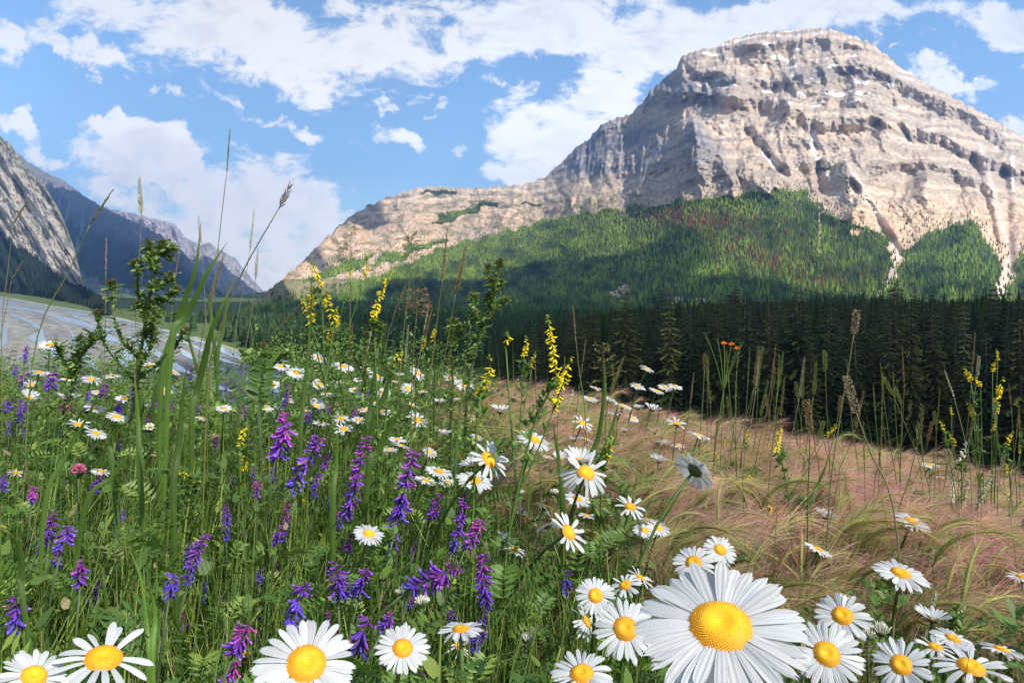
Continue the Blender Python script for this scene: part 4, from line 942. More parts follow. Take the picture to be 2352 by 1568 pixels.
# broad grass blades: width, tint, points from the foot to the tip, label
BLADE = [
 (24, 'green', [(370, 880), (398, 765), (425, 690), (450, 612), (462, 508)], 'tall green blade on the thistle side of a crossing pair before the blue mountain'),
 (26, 'green', [(392, 800), (420, 735), (446, 690), (476, 626), (522, 556)], 'tall green blade bending toward the valley, partner of a crossing pair'),
 (24, 'green', [(440, 960), (452, 900), (470, 824), (486, 760), (514, 694), (548, 624)], 'long blade rising from the river bank, below the crossing pair'),
 (13, 'green', [(492, 790), (488, 746), (482, 700), (480, 668)], 'short upright blade beside the brown ear in the valley notch'),
 (12, 'green', [(500, 820), (512, 760), (520, 700), (526, 640)], 'narrow blade standing beside the long riverbank blade'),
 (10, 'green', [(420, 736), (390, 726), (350, 722)], 'blade held level next to the thistle'),
 (16, 'green', [(324, 920), (318, 860), (312, 800)], 'blade upright in front of the thistle foot'),
 (13, 'green', [(352, 930), (372, 860), (392, 800)], 'slanting blade beneath the tall crossing pair'),
 (18, 'green', [(322, 1100), (317, 960), (308, 850)], 'pale upright blade among the small violet vetches'),
 (16, 'green', [(258, 1075), (256, 1020), (270, 982), (296, 970)], 'blade folded over at its top like a hook'),
 (26, 'green', [(398, 1150), (410, 1030), (418, 930), (430, 830)], 'broadest blue-green blade on the river side, upright'),
 (14, 'green', [(100, 1185), (150, 1050), (198, 962), (230, 896)], 'long slanting blade behind the lower pink clover'),
 (16, 'green', [(190, 1190), (256, 1096), (312, 1028)], 'light green blade crossing below the lower pink clover'),
 (28, 'green', [(846, 1085), (866, 1040), (900, 972), (940, 916)], 'short broad blade pointing up beside the long wavy vetch'),
 (16, 'green', [(838, 1010), (852, 930), (860, 860), (864, 786)], 'narrow upright blade inside the daisy drift'),
 (18, 'green', [(852, 1000), (886, 900), (906, 838), (922, 800)], 'blade leaning out of the daisy drift to a yellow tuft'),
 (24, 'green', [(764, 1180), (772, 1070), (778, 975)], 'broad flat blade beside the slanting violet vetch'),
 (14, 'green', [(690, 1020), (698, 910), (710, 780), (716, 690)], 'tall narrow blade rising out of the stout purple vetch'),
 (9, 'green', [(1046, 1080), (1056, 950), (1072, 820)], 'very thin tall blade beside the middle thistle'),
 (20, 'green', [(1350, 1086), (1376, 996), (1388, 890), (1384, 806)], 'broad upright blade in front of the dark wood'),
 (16, 'green', [(1372, 1096), (1404, 990), (1424, 912)], 'shorter blade leaning beside the broad upright one'),
 (24, 'green', [(1292, 1165), (1284, 1060), (1268, 962)], 'broad dark blade leaning to the river side, near the half-drooping daisy'),
 (14, 'green', [(1855, 1180), (1880, 1110), (1902, 1056)], 'blade in the barley under the brown timothy head'),
 (13, 'lime', [(348, 1575), (337, 1430), (322, 1326), (290, 1242)], 'tallest blade of the lime green tuft near the sparse daisy'),
 (11, 'lime', [(353, 1570), (357, 1430), (360, 1330), (360, 1258)], 'straight blade of the lime green tuft'),
 (15, 'lime', [(352, 1575), (356, 1430), (350, 1372), (336, 1356)], 'short curled blade of the lime green tuft'),
 (9, 'lime', [(360, 1470), (378, 1376), (383, 1338), (370, 1324), (325, 1328)], 'blade of the lime green tuft bent over like a crook'),
 (20, 'green', [(56, 1400), (52, 1331), (44, 1262), (22, 1226), (-6, 1210)], 'arching blade entering from the picture edge'),
 (10, 'green', [(242, 1365), (238, 1316), (222, 1292), (184, 1286)], 'small arching blade above a violet vetch'),
 (7, 'red', [(312, 1332), (225, 1337), (160, 1343)], 'thin red blade lying across the violet vetch'),
 (7, 'olive', [(1424, 1362), (1470, 1270), (1538, 1170), (1600, 1060)], 'bare straight stem slanting across daisies beside the giant one'),
 (18, 'green', [(205, 700), (190, 660)], None), (12, 'green', [(150, 830), (190, 740), (206, 690)], None),
 (10, 'green', [(560, 880), (548, 800), (556, 730)], None), (12, 'green', [(640, 1010), (625, 900), (632, 820)], None),
 (14, 'green', [(1220, 1330), (1236, 1240), (1262, 1180)], None), (12, 'green', [(1120, 1180), (1140, 1090), (1150, 1000)], None),
]
BLADE = [b for b in BLADE if b[3]]
THISTLE = [
 ('dark green thistle with brown bud clusters standing before the blue mountain', (300, 1000),
  [[(300, 1000), (318, 860), (336, 720), (352, 640), (368, 566)], [(334, 730), (318, 690), (316, 610)], [(322, 830), (270, 760), (258, 656)], [(346, 670), (378, 655), (392, 635)], [(338, 710), (376, 692), (408, 668)],
   [(328, 780), (352, 740), (362, 716)], [(318, 850), (345, 800), (350, 758)], [(315, 870), (385, 820), (424, 762)], [(312, 880), (240, 790), (222, 720)], [(356, 620), (342, 590), (343, 562)], [(362, 590), (384, 580), (390, 570)]],
  [(372, 558, 20), (390, 566, 19), (342, 560, 15), (316, 603, 21), (306, 606, 16), (258, 650, 20), (391, 632, 18), (408, 666, 20), (318, 697, 18), (349, 757, 19), (424, 759, 19), (361, 715, 14), (222, 718, 17), (388, 592, 15)]),
 ('tall thistle in bud in the middle of the meadow against the shaded slope', (1070, 960),
  [[(1070, 960), (1082, 850), (1104, 772), (1122, 720), (1140, 659), (1147, 604)], [(1126, 708), (1124, 682)], [(1108, 762), (1092, 720), (1089, 680)], [(1136, 670), (1128, 650), (1122, 614)], [(1138, 662), (1152, 650)],
   [(1082, 850), (1076, 798), (1084, 722)], [(1118, 735), (1150, 700), (1160, 690)]],
  [(1148, 600, 17), (1121, 611, 15), (1128, 648, 16), (1153, 648, 15), (1089, 679, 16), (1122, 682, 18), (1085, 721, 15), (1162, 688, 12)]),
 ('shorter thistle in front of the taller middle one, on its river side', (1030, 960),
  [[(1036, 970), (1040, 880), (1034, 785), (1040, 738)], [(1036, 800), (1056, 770), (1060, 748)]], [(1040, 735, 14), (1034, 762, 13), (1061, 746, 12)]),
 ('leafy young thistle without open heads above the daisy drift', (836, 960),
  [[(830, 960), (838, 860), (842, 770)], [(838, 850), (868, 790), (876, 750)], [(836, 870), (806, 800), (800, 760)]], [(842, 766, 12), (876, 748, 11)]),
 ('low thistle with one dark head at the near end of the river', (600, 960),
  [[(598, 960), (604, 880), (602, 800)], [(603, 860), (640, 826), (662, 812)], [(602, 850), (572, 826), (560, 815)]], [(602, 796, 22)]),
 ('thistle half hidden in the thicket over the gravel, shortest near the bank', (60, 960),
  [[(150, 960), (176, 860), (182, 780)], [(172, 870), (140, 820), (128, 790)], [(178, 830), (206, 790), (212, 770)]], [(182, 776, 12), (212, 768, 11)]),
]
# vetch leaves like small ladders: points along the midrib, leaflet length, label
LADDER = [
 ([(590, 925), (548, 890), (500, 842)], 26, 'ladder-like vetch leaf with hanging leaflets over the river water'), ([(594, 925), (600, 880), (608, 836)], 34, 'broad upright vetch leaf like a fern frond at the river end'),
 ([(1290, 1262), (1330, 1228), (1370, 1214), (1404, 1208)], 22, 'fern-like vetch leaf reaching over the sideways gap-toothed daisy'), ([(1150, 1446), (1090, 1392), (1025, 1350)], 34, 'vetch leaf with upright leaflets beneath the level-lying vetch'),
 ([(590, 1215), (570, 1195), (545, 1170)], 24, 'vetch leaf under the slanting violet vetch'), ([(640, 958), (590, 966), (520, 968)], 20, 'level vetch leaf beside the magenta-tipped stout vetch'),
 ([(2095, 1440), (2075, 1405), (2035, 1412)], 24, 'vetch leaf behind the half open buds'), ([(1170, 1590), (1240, 1500), (1262, 1450)], 22, 'pale vetch leaf by the round bud near the bottom edge'),
 ([(1180, 1320), (1240, 1330), (1272, 1290)], 20, 'vetch leaf curving under the sideways daisy'), ([(880, 1150), (930, 1200), (990, 1215)], 22, 'vetch leaf between the wavy and the drooping vetch'),
 ([(520, 1330), (560, 1300), (610, 1290)], 22, 'vetch leaf beside the long leaning violet vetch'), ([(1140, 1490), (1160, 1540), (1175, 1568)], 26, 'vetch leaf at the bottom edge near the blue-purple vetch'),
]
CLOVER_BALL = [(149, 939, 31, 'pink', 'round pink clover ball, upper of two'), (180, 1079, 32, 'pink', 'pink clover ball, lower of two on a leafy stem'), (203, 939, 24, 'pale', 'faded pale pink clover behind two tilted daisies'),
 (385, 996, 13, 'pink', 'tiny rose clover head beside the broadest river-side blade'), (344, 982, 23, 'cream', 'cream white clover head beside the folded hook blade'), (305, 961, 19, 'pale', 'pinkish white clover head touching a tilted daisy'),
 (222, 1026, 16, 'cream', 'small greenish cream clover head under a tilted daisy'), (443, 1026, 15, 'cream', 'small cream clover head near the broadest river-side blade'), (372, 940, 12, 'pink', 'tiny pink clover among small violet vetches')]
BUD = [(924, 1361, 25, 'fuzzy white bud, paler smaller of two below the level-lying vetch'), (968, 1384, 31, 'fuzzy white bud, larger of two below the level-lying vetch'), (1208, 1468, 25, 'round daisy bud alone in dark leaves'), (1283, 1463, 14, 'tiny bud beside a half-open daisy'),
 (2022, 1450, 38, 'daisy bud just bursting open with crumpled petals'), (1994, 1461, 27, 'smaller bursting bud beside a crumpled opening one'), (2228, 1456, 16, 'green pointed bud above the ragged daisy'), (1432, 990, 15, 'daisy bud on a thin stem at the barley edge'),
 (1191, 1020, 15, 'daisy bud beside a long swept-petal daisy'), (1239, 1037, 13, 'small bud under a long swept-petal daisy'), (1194, 1132, 17, 'green bud in front of the pink barley'), (1273, 1132, 19, 'bud opening white beside a broad dark blade'), (744, 896, 12, 'tiny bud inside the daisy drift')]

# ------------------------------------------------------------------ names for the many: each by its look and its nearest landmark
LANDMARKS = [(1655, 1437, 'the giant daisy'), (704, 1523, 'the large cut-off daisy'), (238, 1511, 'the gapped-petal daisy'), (330, 640, 'the tall river-side thistle'), (1125, 680, 'the tall middle thistle'),
 (1285, 810, 'the tallest yellow raceme'), (1678, 795, 'the orange flower cluster'), (820, 1090, 'the long wavy vetch'), (1000, 1325, 'the level-lying vetch'), (149, 939, 'the upper pink clover'), (180, 1079, 'the lower pink clover'),
 (1596, 1080, 'the daisy seen from behind'), (1346, 1085, 'the half-drooping daisy'), (1386, 880, 'the broad upright blade'), (645, 1000, 'the stout magenta-tipped vetch'), (455, 1280, 'the long leaning violet vetch'),
 (1486, 846, 'the topmost daisy at the wood'), (878, 676, 'the sickle-shaped yellow raceme'), (414, 990, 'the broadest river-side blade'), (2270, 900, 'the bushy yellow clover'), (925, 1150, 'the drooping blue-tailed vetch'),
 (1123, 1055, 'the loose sideways daisy'), (788, 841, 'the widest drift daisy'), (1111, 850, 'the yellow raceme by the thistle'), (344, 982, 'the cream clover head'), (350, 1400, 'the lime green tuft')]
PENDING = []
def name_later(o, cat, look, x, y, group): PENDING.append((o, cat, look, x, y, group))
def settle_names():
    ORD = ['', 'second ', 'third ', 'fourth ', 'fifth ', 'sixth ', 'seventh ', 'eighth ', 'ninth ', 'tenth ', 'eleventh ', 'twelfth ']
    B = {}
    for it in PENDING:
        o, cat, look, x, y, group = it
        k = min(range(len(LANDMARKS)), key=lambda i: math.hypot(LANDMARKS[i][0] - x, LANDMARKS[i][1] - y) + (1e4 if math.hypot(LANDMARKS[i][0] - x, LANDMARKS[i][1] - y) < 12 else 0))
        dx, dy = x - LANDMARKS[k][0], y - LANDMARKS[k][1]
        rel = ('above' if dy < 0 else 'below') if abs(dy) > abs(dx) else ('on the river side of' if dx < 0 else 'on the wood side of')
        B.setdefault((cat, look, k, rel), []).append((math.hypot(dx, dy), it))
    for (cat, look, k, rel), L_ in B.items():
        L_.sort(key=lambda q: q[0])
        for n_, (d_, it) in enumerate(L_):
            near = '' if len(L_) == 1 else ', ' + ORD[min(n_, 11)] + 'nearest'
            tag(it[0], f"{look}{near} {rel} {LANDMARKS[k][2]}".replace('on the river side of', 'river side of').replace('on the wood side of', 'wood side of'), cat, it[5])

# ------------------------------------------------------------------ daisies
def petal(L0, L1, w, nl, nw, droop, cup, curl, notch, r):
    u = np.linspace(0, 1, nl + 1)[:, None]; v = np.linspace(-1, 1, nw)[None]
    prof = np.interp(u, [0, .12, .35, .7, .88, .96, 1], [.42, .55, .82, 1, .86, .6, .34])
    x = L0 + (L1 - L0) * u - notch * (L1 - L0) * np.cos(v * 1.5 * np.pi) * smooth(u, .8, 1) * .5 + 0 * v
    y = w * .5 * prof * v
    z = cup * (x - L0) - droop * (x - L0) ** 2 * 1.6 - .065 * w * np.cos(v * 2.5 * np.pi) * np.minimum(1, prof) - curl * w * v ** 2 + 0 * u
    V = np.stack([x, y, z], -1).reshape(-1, 3)
    i = np.arange(nl)[:, None] * nw + np.arange(nw - 1)[None]
    F = np.stack([i, i + 1, i + nw + 1, i + nw], -1).reshape(-1, 4)
    c = np.array([.62, .622, .608]) * (1 - .05 * r.random()) * np.ones((len(V), 1))
    k = smooth(u, .25, 0)[..., None] * np.ones((1, nw, 1)) * .35
    vein = (1 - .05 * (np.arange(nw) % 2) * (1 if nw > 5 else 0))[None, :, None] * np.ones((nl + 1, 1, 1)); c = c * vein.reshape(-1, 1)
    c = c * (1 - k.reshape(-1, 1)) + np.array([.50, .52, .34]) * k.reshape(-1, 1)
    return V, F, c
def petal_set(kind, seed, hi):
    """list of petals (V, F, colour) of a flower of diameter 1 looking up +Z"""
    r = np.random.default_rng(seed); out = []
    n = {'giant': 35, 'full': 25, 'cup': 24, 'droop': 21, 'sparse': 17}[kind]
    nl, nw = (9, 9) if hi else (4, 3)
    gap = r.random() * 6
    for layer in range(2):
        m = n if layer == 0 else (n // 3 if kind in ('giant', 'full', 'cup') else 0)
        for i in range(m):
            th = (i + r.normal(0, .16 if kind != 'sparse' else .3)) / m * 2 * math.pi + layer * .1
            if kind in ('sparse', 'droop') and abs(((th - gap + math.pi) % (2 * math.pi)) - math.pi) < .32: continue
            Lp = .5 * (r.uniform(.88, 1.02) if kind != 'giant' else r.uniform(.92, 1.03))
            w = r.uniform(.070, .098) * (1.02 if kind == 'giant' else 1.0)
            cup = {'giant': .16, 'full': .12, 'cup': .85, 'droop': r.choice([-.5, -.2, .6, .9]), 'sparse': r.uniform(-.1, .5)}[kind] + float(np.clip(r.normal(0, .06), -.06, .06))
            droop = {'giant': .32, 'full': .4, 'cup': .4, 'droop': .5, 'sparse': .4}[kind] * r.uniform(.4, 1.5)
            V, F, c = petal(.13, Lp, w, nl, nw, droop, cup, r.uniform(-.05, .12), r.uniform(.0, .14), r)
            # a little twist about the petal's own length
            tw = r.normal(0, .24); y, z = V[:, 1].copy(), V[:, 2].copy(); z = z + y * tw - layer * .012
            s = r.normal(0, .05) * (V[:, 0] - .13) / .37 * .1; y = y + s
            cth, sth = math.cos(th), math.sin(th)
            out.append((np.stack([V[:, 0] * cth - y * sth, V[:, 0] * sth + y * cth, z], -1), F, c))
    return out
def disc_mb(hi, seed, R=.185):
    r = np.random.default_rng(seed); mb = MB()
    nr, ns = (9, 28) if hi else (5, 14)
    V = [(0, 0, .028)]; C = [(.62, .42, .02)]
    for i in range(1, nr + 1):
        q = i / nr
        z = .036 * (1 - q ** 3.2) + .02 * math.exp(-((q - .55) / .3) ** 2) - .008 * math.exp(-(q / .3) ** 2)
        for j in range(ns):
            th = j / ns * 2 * math.pi
            V.append((R * q * math.cos(th), R * q * math.sin(th), z)); C.append((.66 - .12 * q, .38 - .15 * q, .010))
    F3 = np.array([(0, 1 + j, 1 + (j + 1) % ns) for j in range(ns)])
    i = 1 + np.arange(nr - 1)[:, None] * ns; j = np.arange(ns)[None]; k = (j + 1) % ns
    F4 = np.stack([i + j, i + k, i + ns + k, i + ns + j], -1).reshape(-1, 4)
    mb.add(np.array(V), [F3, F4[:, ::-1]], np.array(C))
    if hi:                                           # the little florets, in a spiral
        n = 640
        oct_ = np.array([(1, 0, 0), (0, 1, 0), (-1, 0, 0), (0, -1, 0), (0, 0, 1.0)], float); of = np.array([(0, 1, 4), (1, 2, 4), (2, 3, 4), (3, 0, 4)])
        q = np.sqrt((np.arange(n) + .5) / n); th = np.arange(n) * 2.39996; q, th = q[12:], th[12:]; n = len(q)
        z = .036 * (1 - q ** 3.2) + .02 * np.exp(-((q - .55) / .3) ** 2) - .008 * np.exp(-(q / .3) ** 2)
        s = R * .036 * np.interp(q, [0, .35, .6, 1], [.45, .6, 1.0, 1.05]) * r.uniform(.85, 1.15, n)
        P = np.stack([R * q * np.cos(th), R * q * np.sin(th), z - .002], -1)
        V = P[:, None] + oct_[None] * s[:, None, None] + (P * [.5, .5, 0])[:, None] * oct_[None, :, 2:3] * .12
        cc = np.stack([np.interp(q, [0, .3, .6, 1], [.52, .66, .72, .60]), np.interp(q, [0, .3, .6, 1], [.40, .41, .37, .21]), 0 * q + .012], -1) * r.uniform(.85, 1.15, (n, 1))
        mb.add(V.reshape(-1, 3), (of[None] + (np.arange(n) * 5)[:, None, None]).reshape(-1, 3), np.repeat(cc, 5, 0))
    return mb
def calyx_mb():
    mb = MB(); ns = 12; V = []; F = []
    prof = [(.03, -.10), (.10, -.085), (.135, -.05), (.155, -.012), (.15, .0)]
    for (q, z) in prof:
        for j in range(ns):
            th = j / ns * 6.28319; V.append((q * math.cos(th), q * math.sin(th), z))
    for i in range(len(prof) - 1):
        for j in range(ns): F.append((i * ns + j, i * ns + (j + 1) % ns, (i + 1) * ns + (j + 1) % ns, (i + 1) * ns + j))
    mb.add(V, np.array(F), (.05, .075, .02)); return mb
VAR = {}
def variants(kind, n, hi=False):
    k = (kind, hi)
    if k not in VAR:
        VAR[k] = []
        for s in range(n):
            mb = MB()
            for (V, F, c) in petal_set(kind, 300 + 7 * s + len(kind), hi): mb.add(V, F, c)
            me = mb.mesh('petals'); me.materials.append(M['petal']); VAR[k].append(me)
    return VAR[k]
DISC_HI = disc_mb(True, 1).mesh('disc'); DISC_HI.materials.append(M['disc'])
DISC_LO = disc_mb(False, 2).mesh('disc'); DISC_LO.materials.append(M['disc'])
CALYX = calyx_mb().mesh('calyx'); CALYX.materials.append(M['stem'])
def facing(p, e, roll):
    v = -Vector(p).normalized(); r = Vector((1, 0, 0)); r = (r - v * r.dot(v)).normalized(); u = v.cross(r)
    e, roll = math.radians(e), math.radians(roll)
    return (v * math.sin(e) + (u * math.cos(roll) + r * math.sin(roll)) * math.cos(e)).normalized()
def head_matrix(n, size, spin):
    q = n.to_track_quat('Z', 'Y').to_matrix().to_4x4()
    return q @ Matrix.Rotation(spin, 4, 'Z') @ Matrix.Diagonal((size, size, size, 1))
GREEN = {'green': (.075, .135, .022), 'lime': (.12, .22, .035), 'olive': (.15, .15, .04), 'red': (.28, .075, .05), 'dark': (.035, .06, .016)}
def stem_to_ground(p, n, lean, r0, r1, col, name, root, seed, npts=10):
    """a curved stem from under a head down to the soil; also sets the thing's foot"""
    p = np.asarray(p, float); rr = np.random.default_rng(seed)
    gz0 = float(meadow(p[0], p[1])); h = p[2] - gz0
    b = np.array([p[0] - math.sin(math.radians(lean)) * .42 * h + rr.normal(0, .012), p[1] + rr.uniform(-.02, .05) * (1 if p[1] > .5 else .2) + .02, 0.0])
    b[2] = float(meadow(b[0], b[1])) - .01
    c = p - np.asarray(n) * h * .38; c[2] = min(c[2], p[2] - .12 * h)
    P = bez(p, c, b, npts)
    root.location = Vector(b)
    mb = MB(); tube(mb, P - b, np.linspace(r0, r1, npts), col, 5)
    mb.obj(name, M['stem'], root)
    return b
def make_daisy(i, row):
    x, y, d, e, roll, kind, label = row
    if kind == 'giant': D, size = .226, .226 * d / F_PX
    else: D, size = place(x, y, d, lift=.018)
    p = W(x, y, D); n = facing(p, e, roll)
    if kind != 'giant': KEEP.append((x, y, d * .52, D))
    else: KEEP.append((x, y, d * .52, D))
    r = random.Random(1000 + i); spin = r.random() * 6.28
    root = empty('daisy', p)
    b = stem_to_ground(Vector(p) - n * size * .09, n, roll, .0011 + .012 * size, .0016, np.array(GREEN['green']) * r.uniform(.6, 1.0), 'stem', root, i)
    Mx = Matrix.Translation(Vector(p - b)) @ head_matrix(n, size, spin)
    hi = d >= 62
    if d >= 90:
        for (V, F, c) in petal_set(kind, 5000 + i, True):
            mb = MB(); mb.add(V, F, c); link('petal', mb.mesh('petal'), M['petal'], root, Mx)
    else:
        vs = variants(kind, 4, hi); link('petals', vs[i % len(vs)], None, root, Mx)
    link('disc', DISC_HI if hi else DISC_LO, None, root, Mx)
    link('calyx', CALYX, None, root, Mx)
    if label: tag(root, label, 'daisy', 'daisies of the meadow')
    else:
        sz = 'mid-sized' if d >= 48 else ('small' if d >= 36 else 'tiny')
        vw = 'daisy seen from beneath' if e < 0 else ('edge-on daisy' if e < 15 else ('flat-lying daisy' if e < 27 else 'open daisy'))
        if kind == 'cup': vw = 'cup-shaped daisy'
        if kind == 'sparse': vw = 'ragged daisy'
        name_later(root, 'daisy', f'{sz} white {vw}', x, y, 'daisies of the meadow')
rd = np.random.default_rng(313)
for _ in range(34):
    if rd.random() < .72: x0 = rd.uniform(600, 1080); y0 = rd.uniform(835, 1000)
    elif rd.random() < .5: x0 = rd.uniform(1080, 1560); y0 = np.interp(x0, [1080, 1560], [930, 1010]) + rd.uniform(0, 110)
    else: x0 = rd.uniform(20, 520); y0 = rd.uniform(850, 1010)
    if min((x0 - q[0]) ** 2 + (y0 - q[1]) ** 2 for q in DAISY) < 24 ** 2: continue
    DAISY.append((x0, y0, rd.uniform(28, 46), rd.uniform(12, 36), rd.uniform(-5, 28), str(rd.choice(['full', 'full', 'full', 'sparse', 'cup'])), None))
for i, row in enumerate(DAISY): make_daisy(i, row)

# ------------------------------------------------------------------ vetch, clovers
SPIN = np.array([(0, 0, 0)] + [(x * math.cos(t), x * math.sin(t), z) for (x, z) in ((.17, .22), (.26, .62), (.16, .92)) for t in (0, 1.2566, 2.5133, 3.7699, 5.0265)] + [(0, 0, 1.0)])
SPIN_F = np.array([(0, 1 + (j + 1) % 5, 1 + j) for j in range(5)] + [(11 + j, 11 + (j + 1) % 5, 16) for j in range(5)])
SPIN_Q = np.array([(1 + 5 * k + j, 1 + 5 * k + (j + 1) % 5, 6 + 5 * k + (j + 1) % 5, 6 + 5 * k + j) for k in range(2) for j in range(5)])
def spindles(mb, P, Dr, ln, wd, col):
    """many small florets: from points P along directions Dr"""
    P = np.asarray(P); Dr = np.asarray(Dr) / (np.linalg.norm(Dr, axis=1)[:, None] + 1e-12); n = len(P)
    ref = np.where(np.abs(Dr[:, 2:3]) < .9, [[0, 0, 1.0]], [[1.0, 0, 0]])
    A = np.cross(Dr, ref); A /= np.linalg.norm(A, axis=1)[:, None]; B = np.cross(Dr, A)
    V = P[:, None] + SPIN[None, :, 2:3] * Dr[:, None] * np.reshape(ln, (-1, 1, 1)) + (SPIN[None, :, 0:1] * A[:, None] + SPIN[None, :, 1:2] * B[:, None]) * np.reshape(wd, (-1, 1, 1))
    off = (np.arange(n) * 17)[:, None, None]
    mb.add(V.reshape(-1, 3), [(SPIN_F[None] + off).reshape(-1, 3), (SPIN_Q[None] + off).reshape(-1, 4)], np.repeat(np.broadcast_to(col, (n, 3)), 17, 0))
def make_vetch(i, row):
    x0, y0, x1, y1, w, mag, label = row
    Lp = math.hypot(x1 - x0, y1 - y0); cx, cy = (x0 + x1) / 2, (y0 + y1) / 2
    D, size = place(cx, cy, w, .014, .032, .01)
    top, bot = W(x0, y0, D + .004), W(x1, y1, D)
    KEEP.append((cx, cy, max(w, Lp) * .5, D)); KEEP.append((x0, y0 + 8, w * .5, D)); KEEP.append((x1, y1 - 8, w * .5, D))
    r = np.random.default_rng(2000 + i)
    sag = np.array([r.normal(0, .1), 0, .05]) * np.linalg.norm(top - bot)
    ax = bez(bot, (top + bot) / 2 + sag * [1, 0, 0], top, 12)
    root = empty('vetch_flower', bot)
    b = stem_to_ground(bot, Vector((bot - top)).normalized() * -1 + Vector((0, 0, .2)), r.uniform(-25, 25), .0011, .0012, (.06, .09, .03), 'stem', root, 50 + i)
    mb = MB(); tube(mb, ax - b, np.linspace(.0009, .0004, 12), (.10, .07, .08), 4); mb.obj('flower_axis', M['stem'], root)
    n = int(np.clip(Lp / w * 30, 20, 110))
    t = np.sort(r.random(n)) ** .9; th = r.random(n) * 6.28
    P = np.stack([np.interp(t, np.linspace(0, 1, 12), ax[:, k]) for k in range(3)], -1)
    A = (top - bot) / np.linalg.norm(top - bot); v = -top / np.linalg.norm(top); s = np.cross(A, v); s /= np.linalg.norm(s)
    th = th * .78 - .2                                      # mostly on the side that shows
    taper = np.interp(t, [0, .15, .6, .9, 1], [.62, .95, 1.0, .8, .5])
    out = np.cos(th)[:, None] * s + np.sin(th)[:, None] * v
    down = np.interp(t, [0, .7, 1], [.55, .4, -.2])[:, None]
    Dr = out - A * down + np.array([0, 0, -.25]) + r.normal(0, .16, (n, 3))
    ln = size * .47 * taper * r.uniform(.85, 1.15, n); wd = ln * .5 * r.uniform(.8, 1.2, n)
    mg = np.clip(mag + (t - .5) * .85 - .12 + r.normal(0, .16, n), 0, 1)[:, None]
    c = np.where(mg < .5, np.array([.10, .06, .42]) * (1 - 2 * mg) + np.array([.19, .05, .42]) * 2 * mg, np.array([.19, .05, .42]) * (2 - 2 * mg) + np.array([.36, .045, .27]) * (2 * mg - 1))
    c = c * r.uniform(.65, 1.35, (n, 1)); fd = r.random(n) < .1; c[fd] = np.array([.17, .11, .12]) * r.uniform(.6, 1.2, (fd.sum(), 1))
    mb = MB(); spindles(mb, P - b, Dr, ln, wd, c)
    # pale lips of the florets
    m = r.random(n) < .45; tip = (P - b) + Dr / np.linalg.norm(Dr, axis=1)[:, None] * (ln * .8)[:, None]
    spindles(mb, tip[m], Dr[m] + [0, 0, .5], ln[m] * .42, wd[m] * .8, np.clip(c[m] * 1.7 + .05, 0, .8))
    mb.obj('florets', M['bloom'], root)
    if label: tag(root, label, 'vetch', 'purple vetch flowers')
    else: name_later(root, 'vetch', ('long ' if Lp > 75 else 'short ' if Lp > 34 else 'tiny ') + ('blue' if mag < .25 else 'violet' if mag < .6 else 'purple' if mag < .78 else 'magenta') + ' vetch spike', cx, cy, 'purple vetch flowers')
rv = np.random.default_rng(909)
for _ in range(44):
    x0, y0 = rv.uniform(10, 1120), rv.uniform(1010, 1500)
    if rv.random() < .3: y0 = rv.uniform(850, 1010); x0 = rv.uniform(0, 620)
    sc_ = np.interp(y0, [850, 1100, 1500], [.6, .85, 1.25]); Lv = rv.uniform(24, 52) * sc_
    VETCH.append((x0 + rv.normal(0, 5), y0 - Lv / 2, x0, y0 + Lv / 2, rv.uniform(15, 22) * sc_, float(np.clip(rv.normal(.45, .25), 0, 1)), None))
for i, row in enumerate(VETCH): make_vetch(i, row)

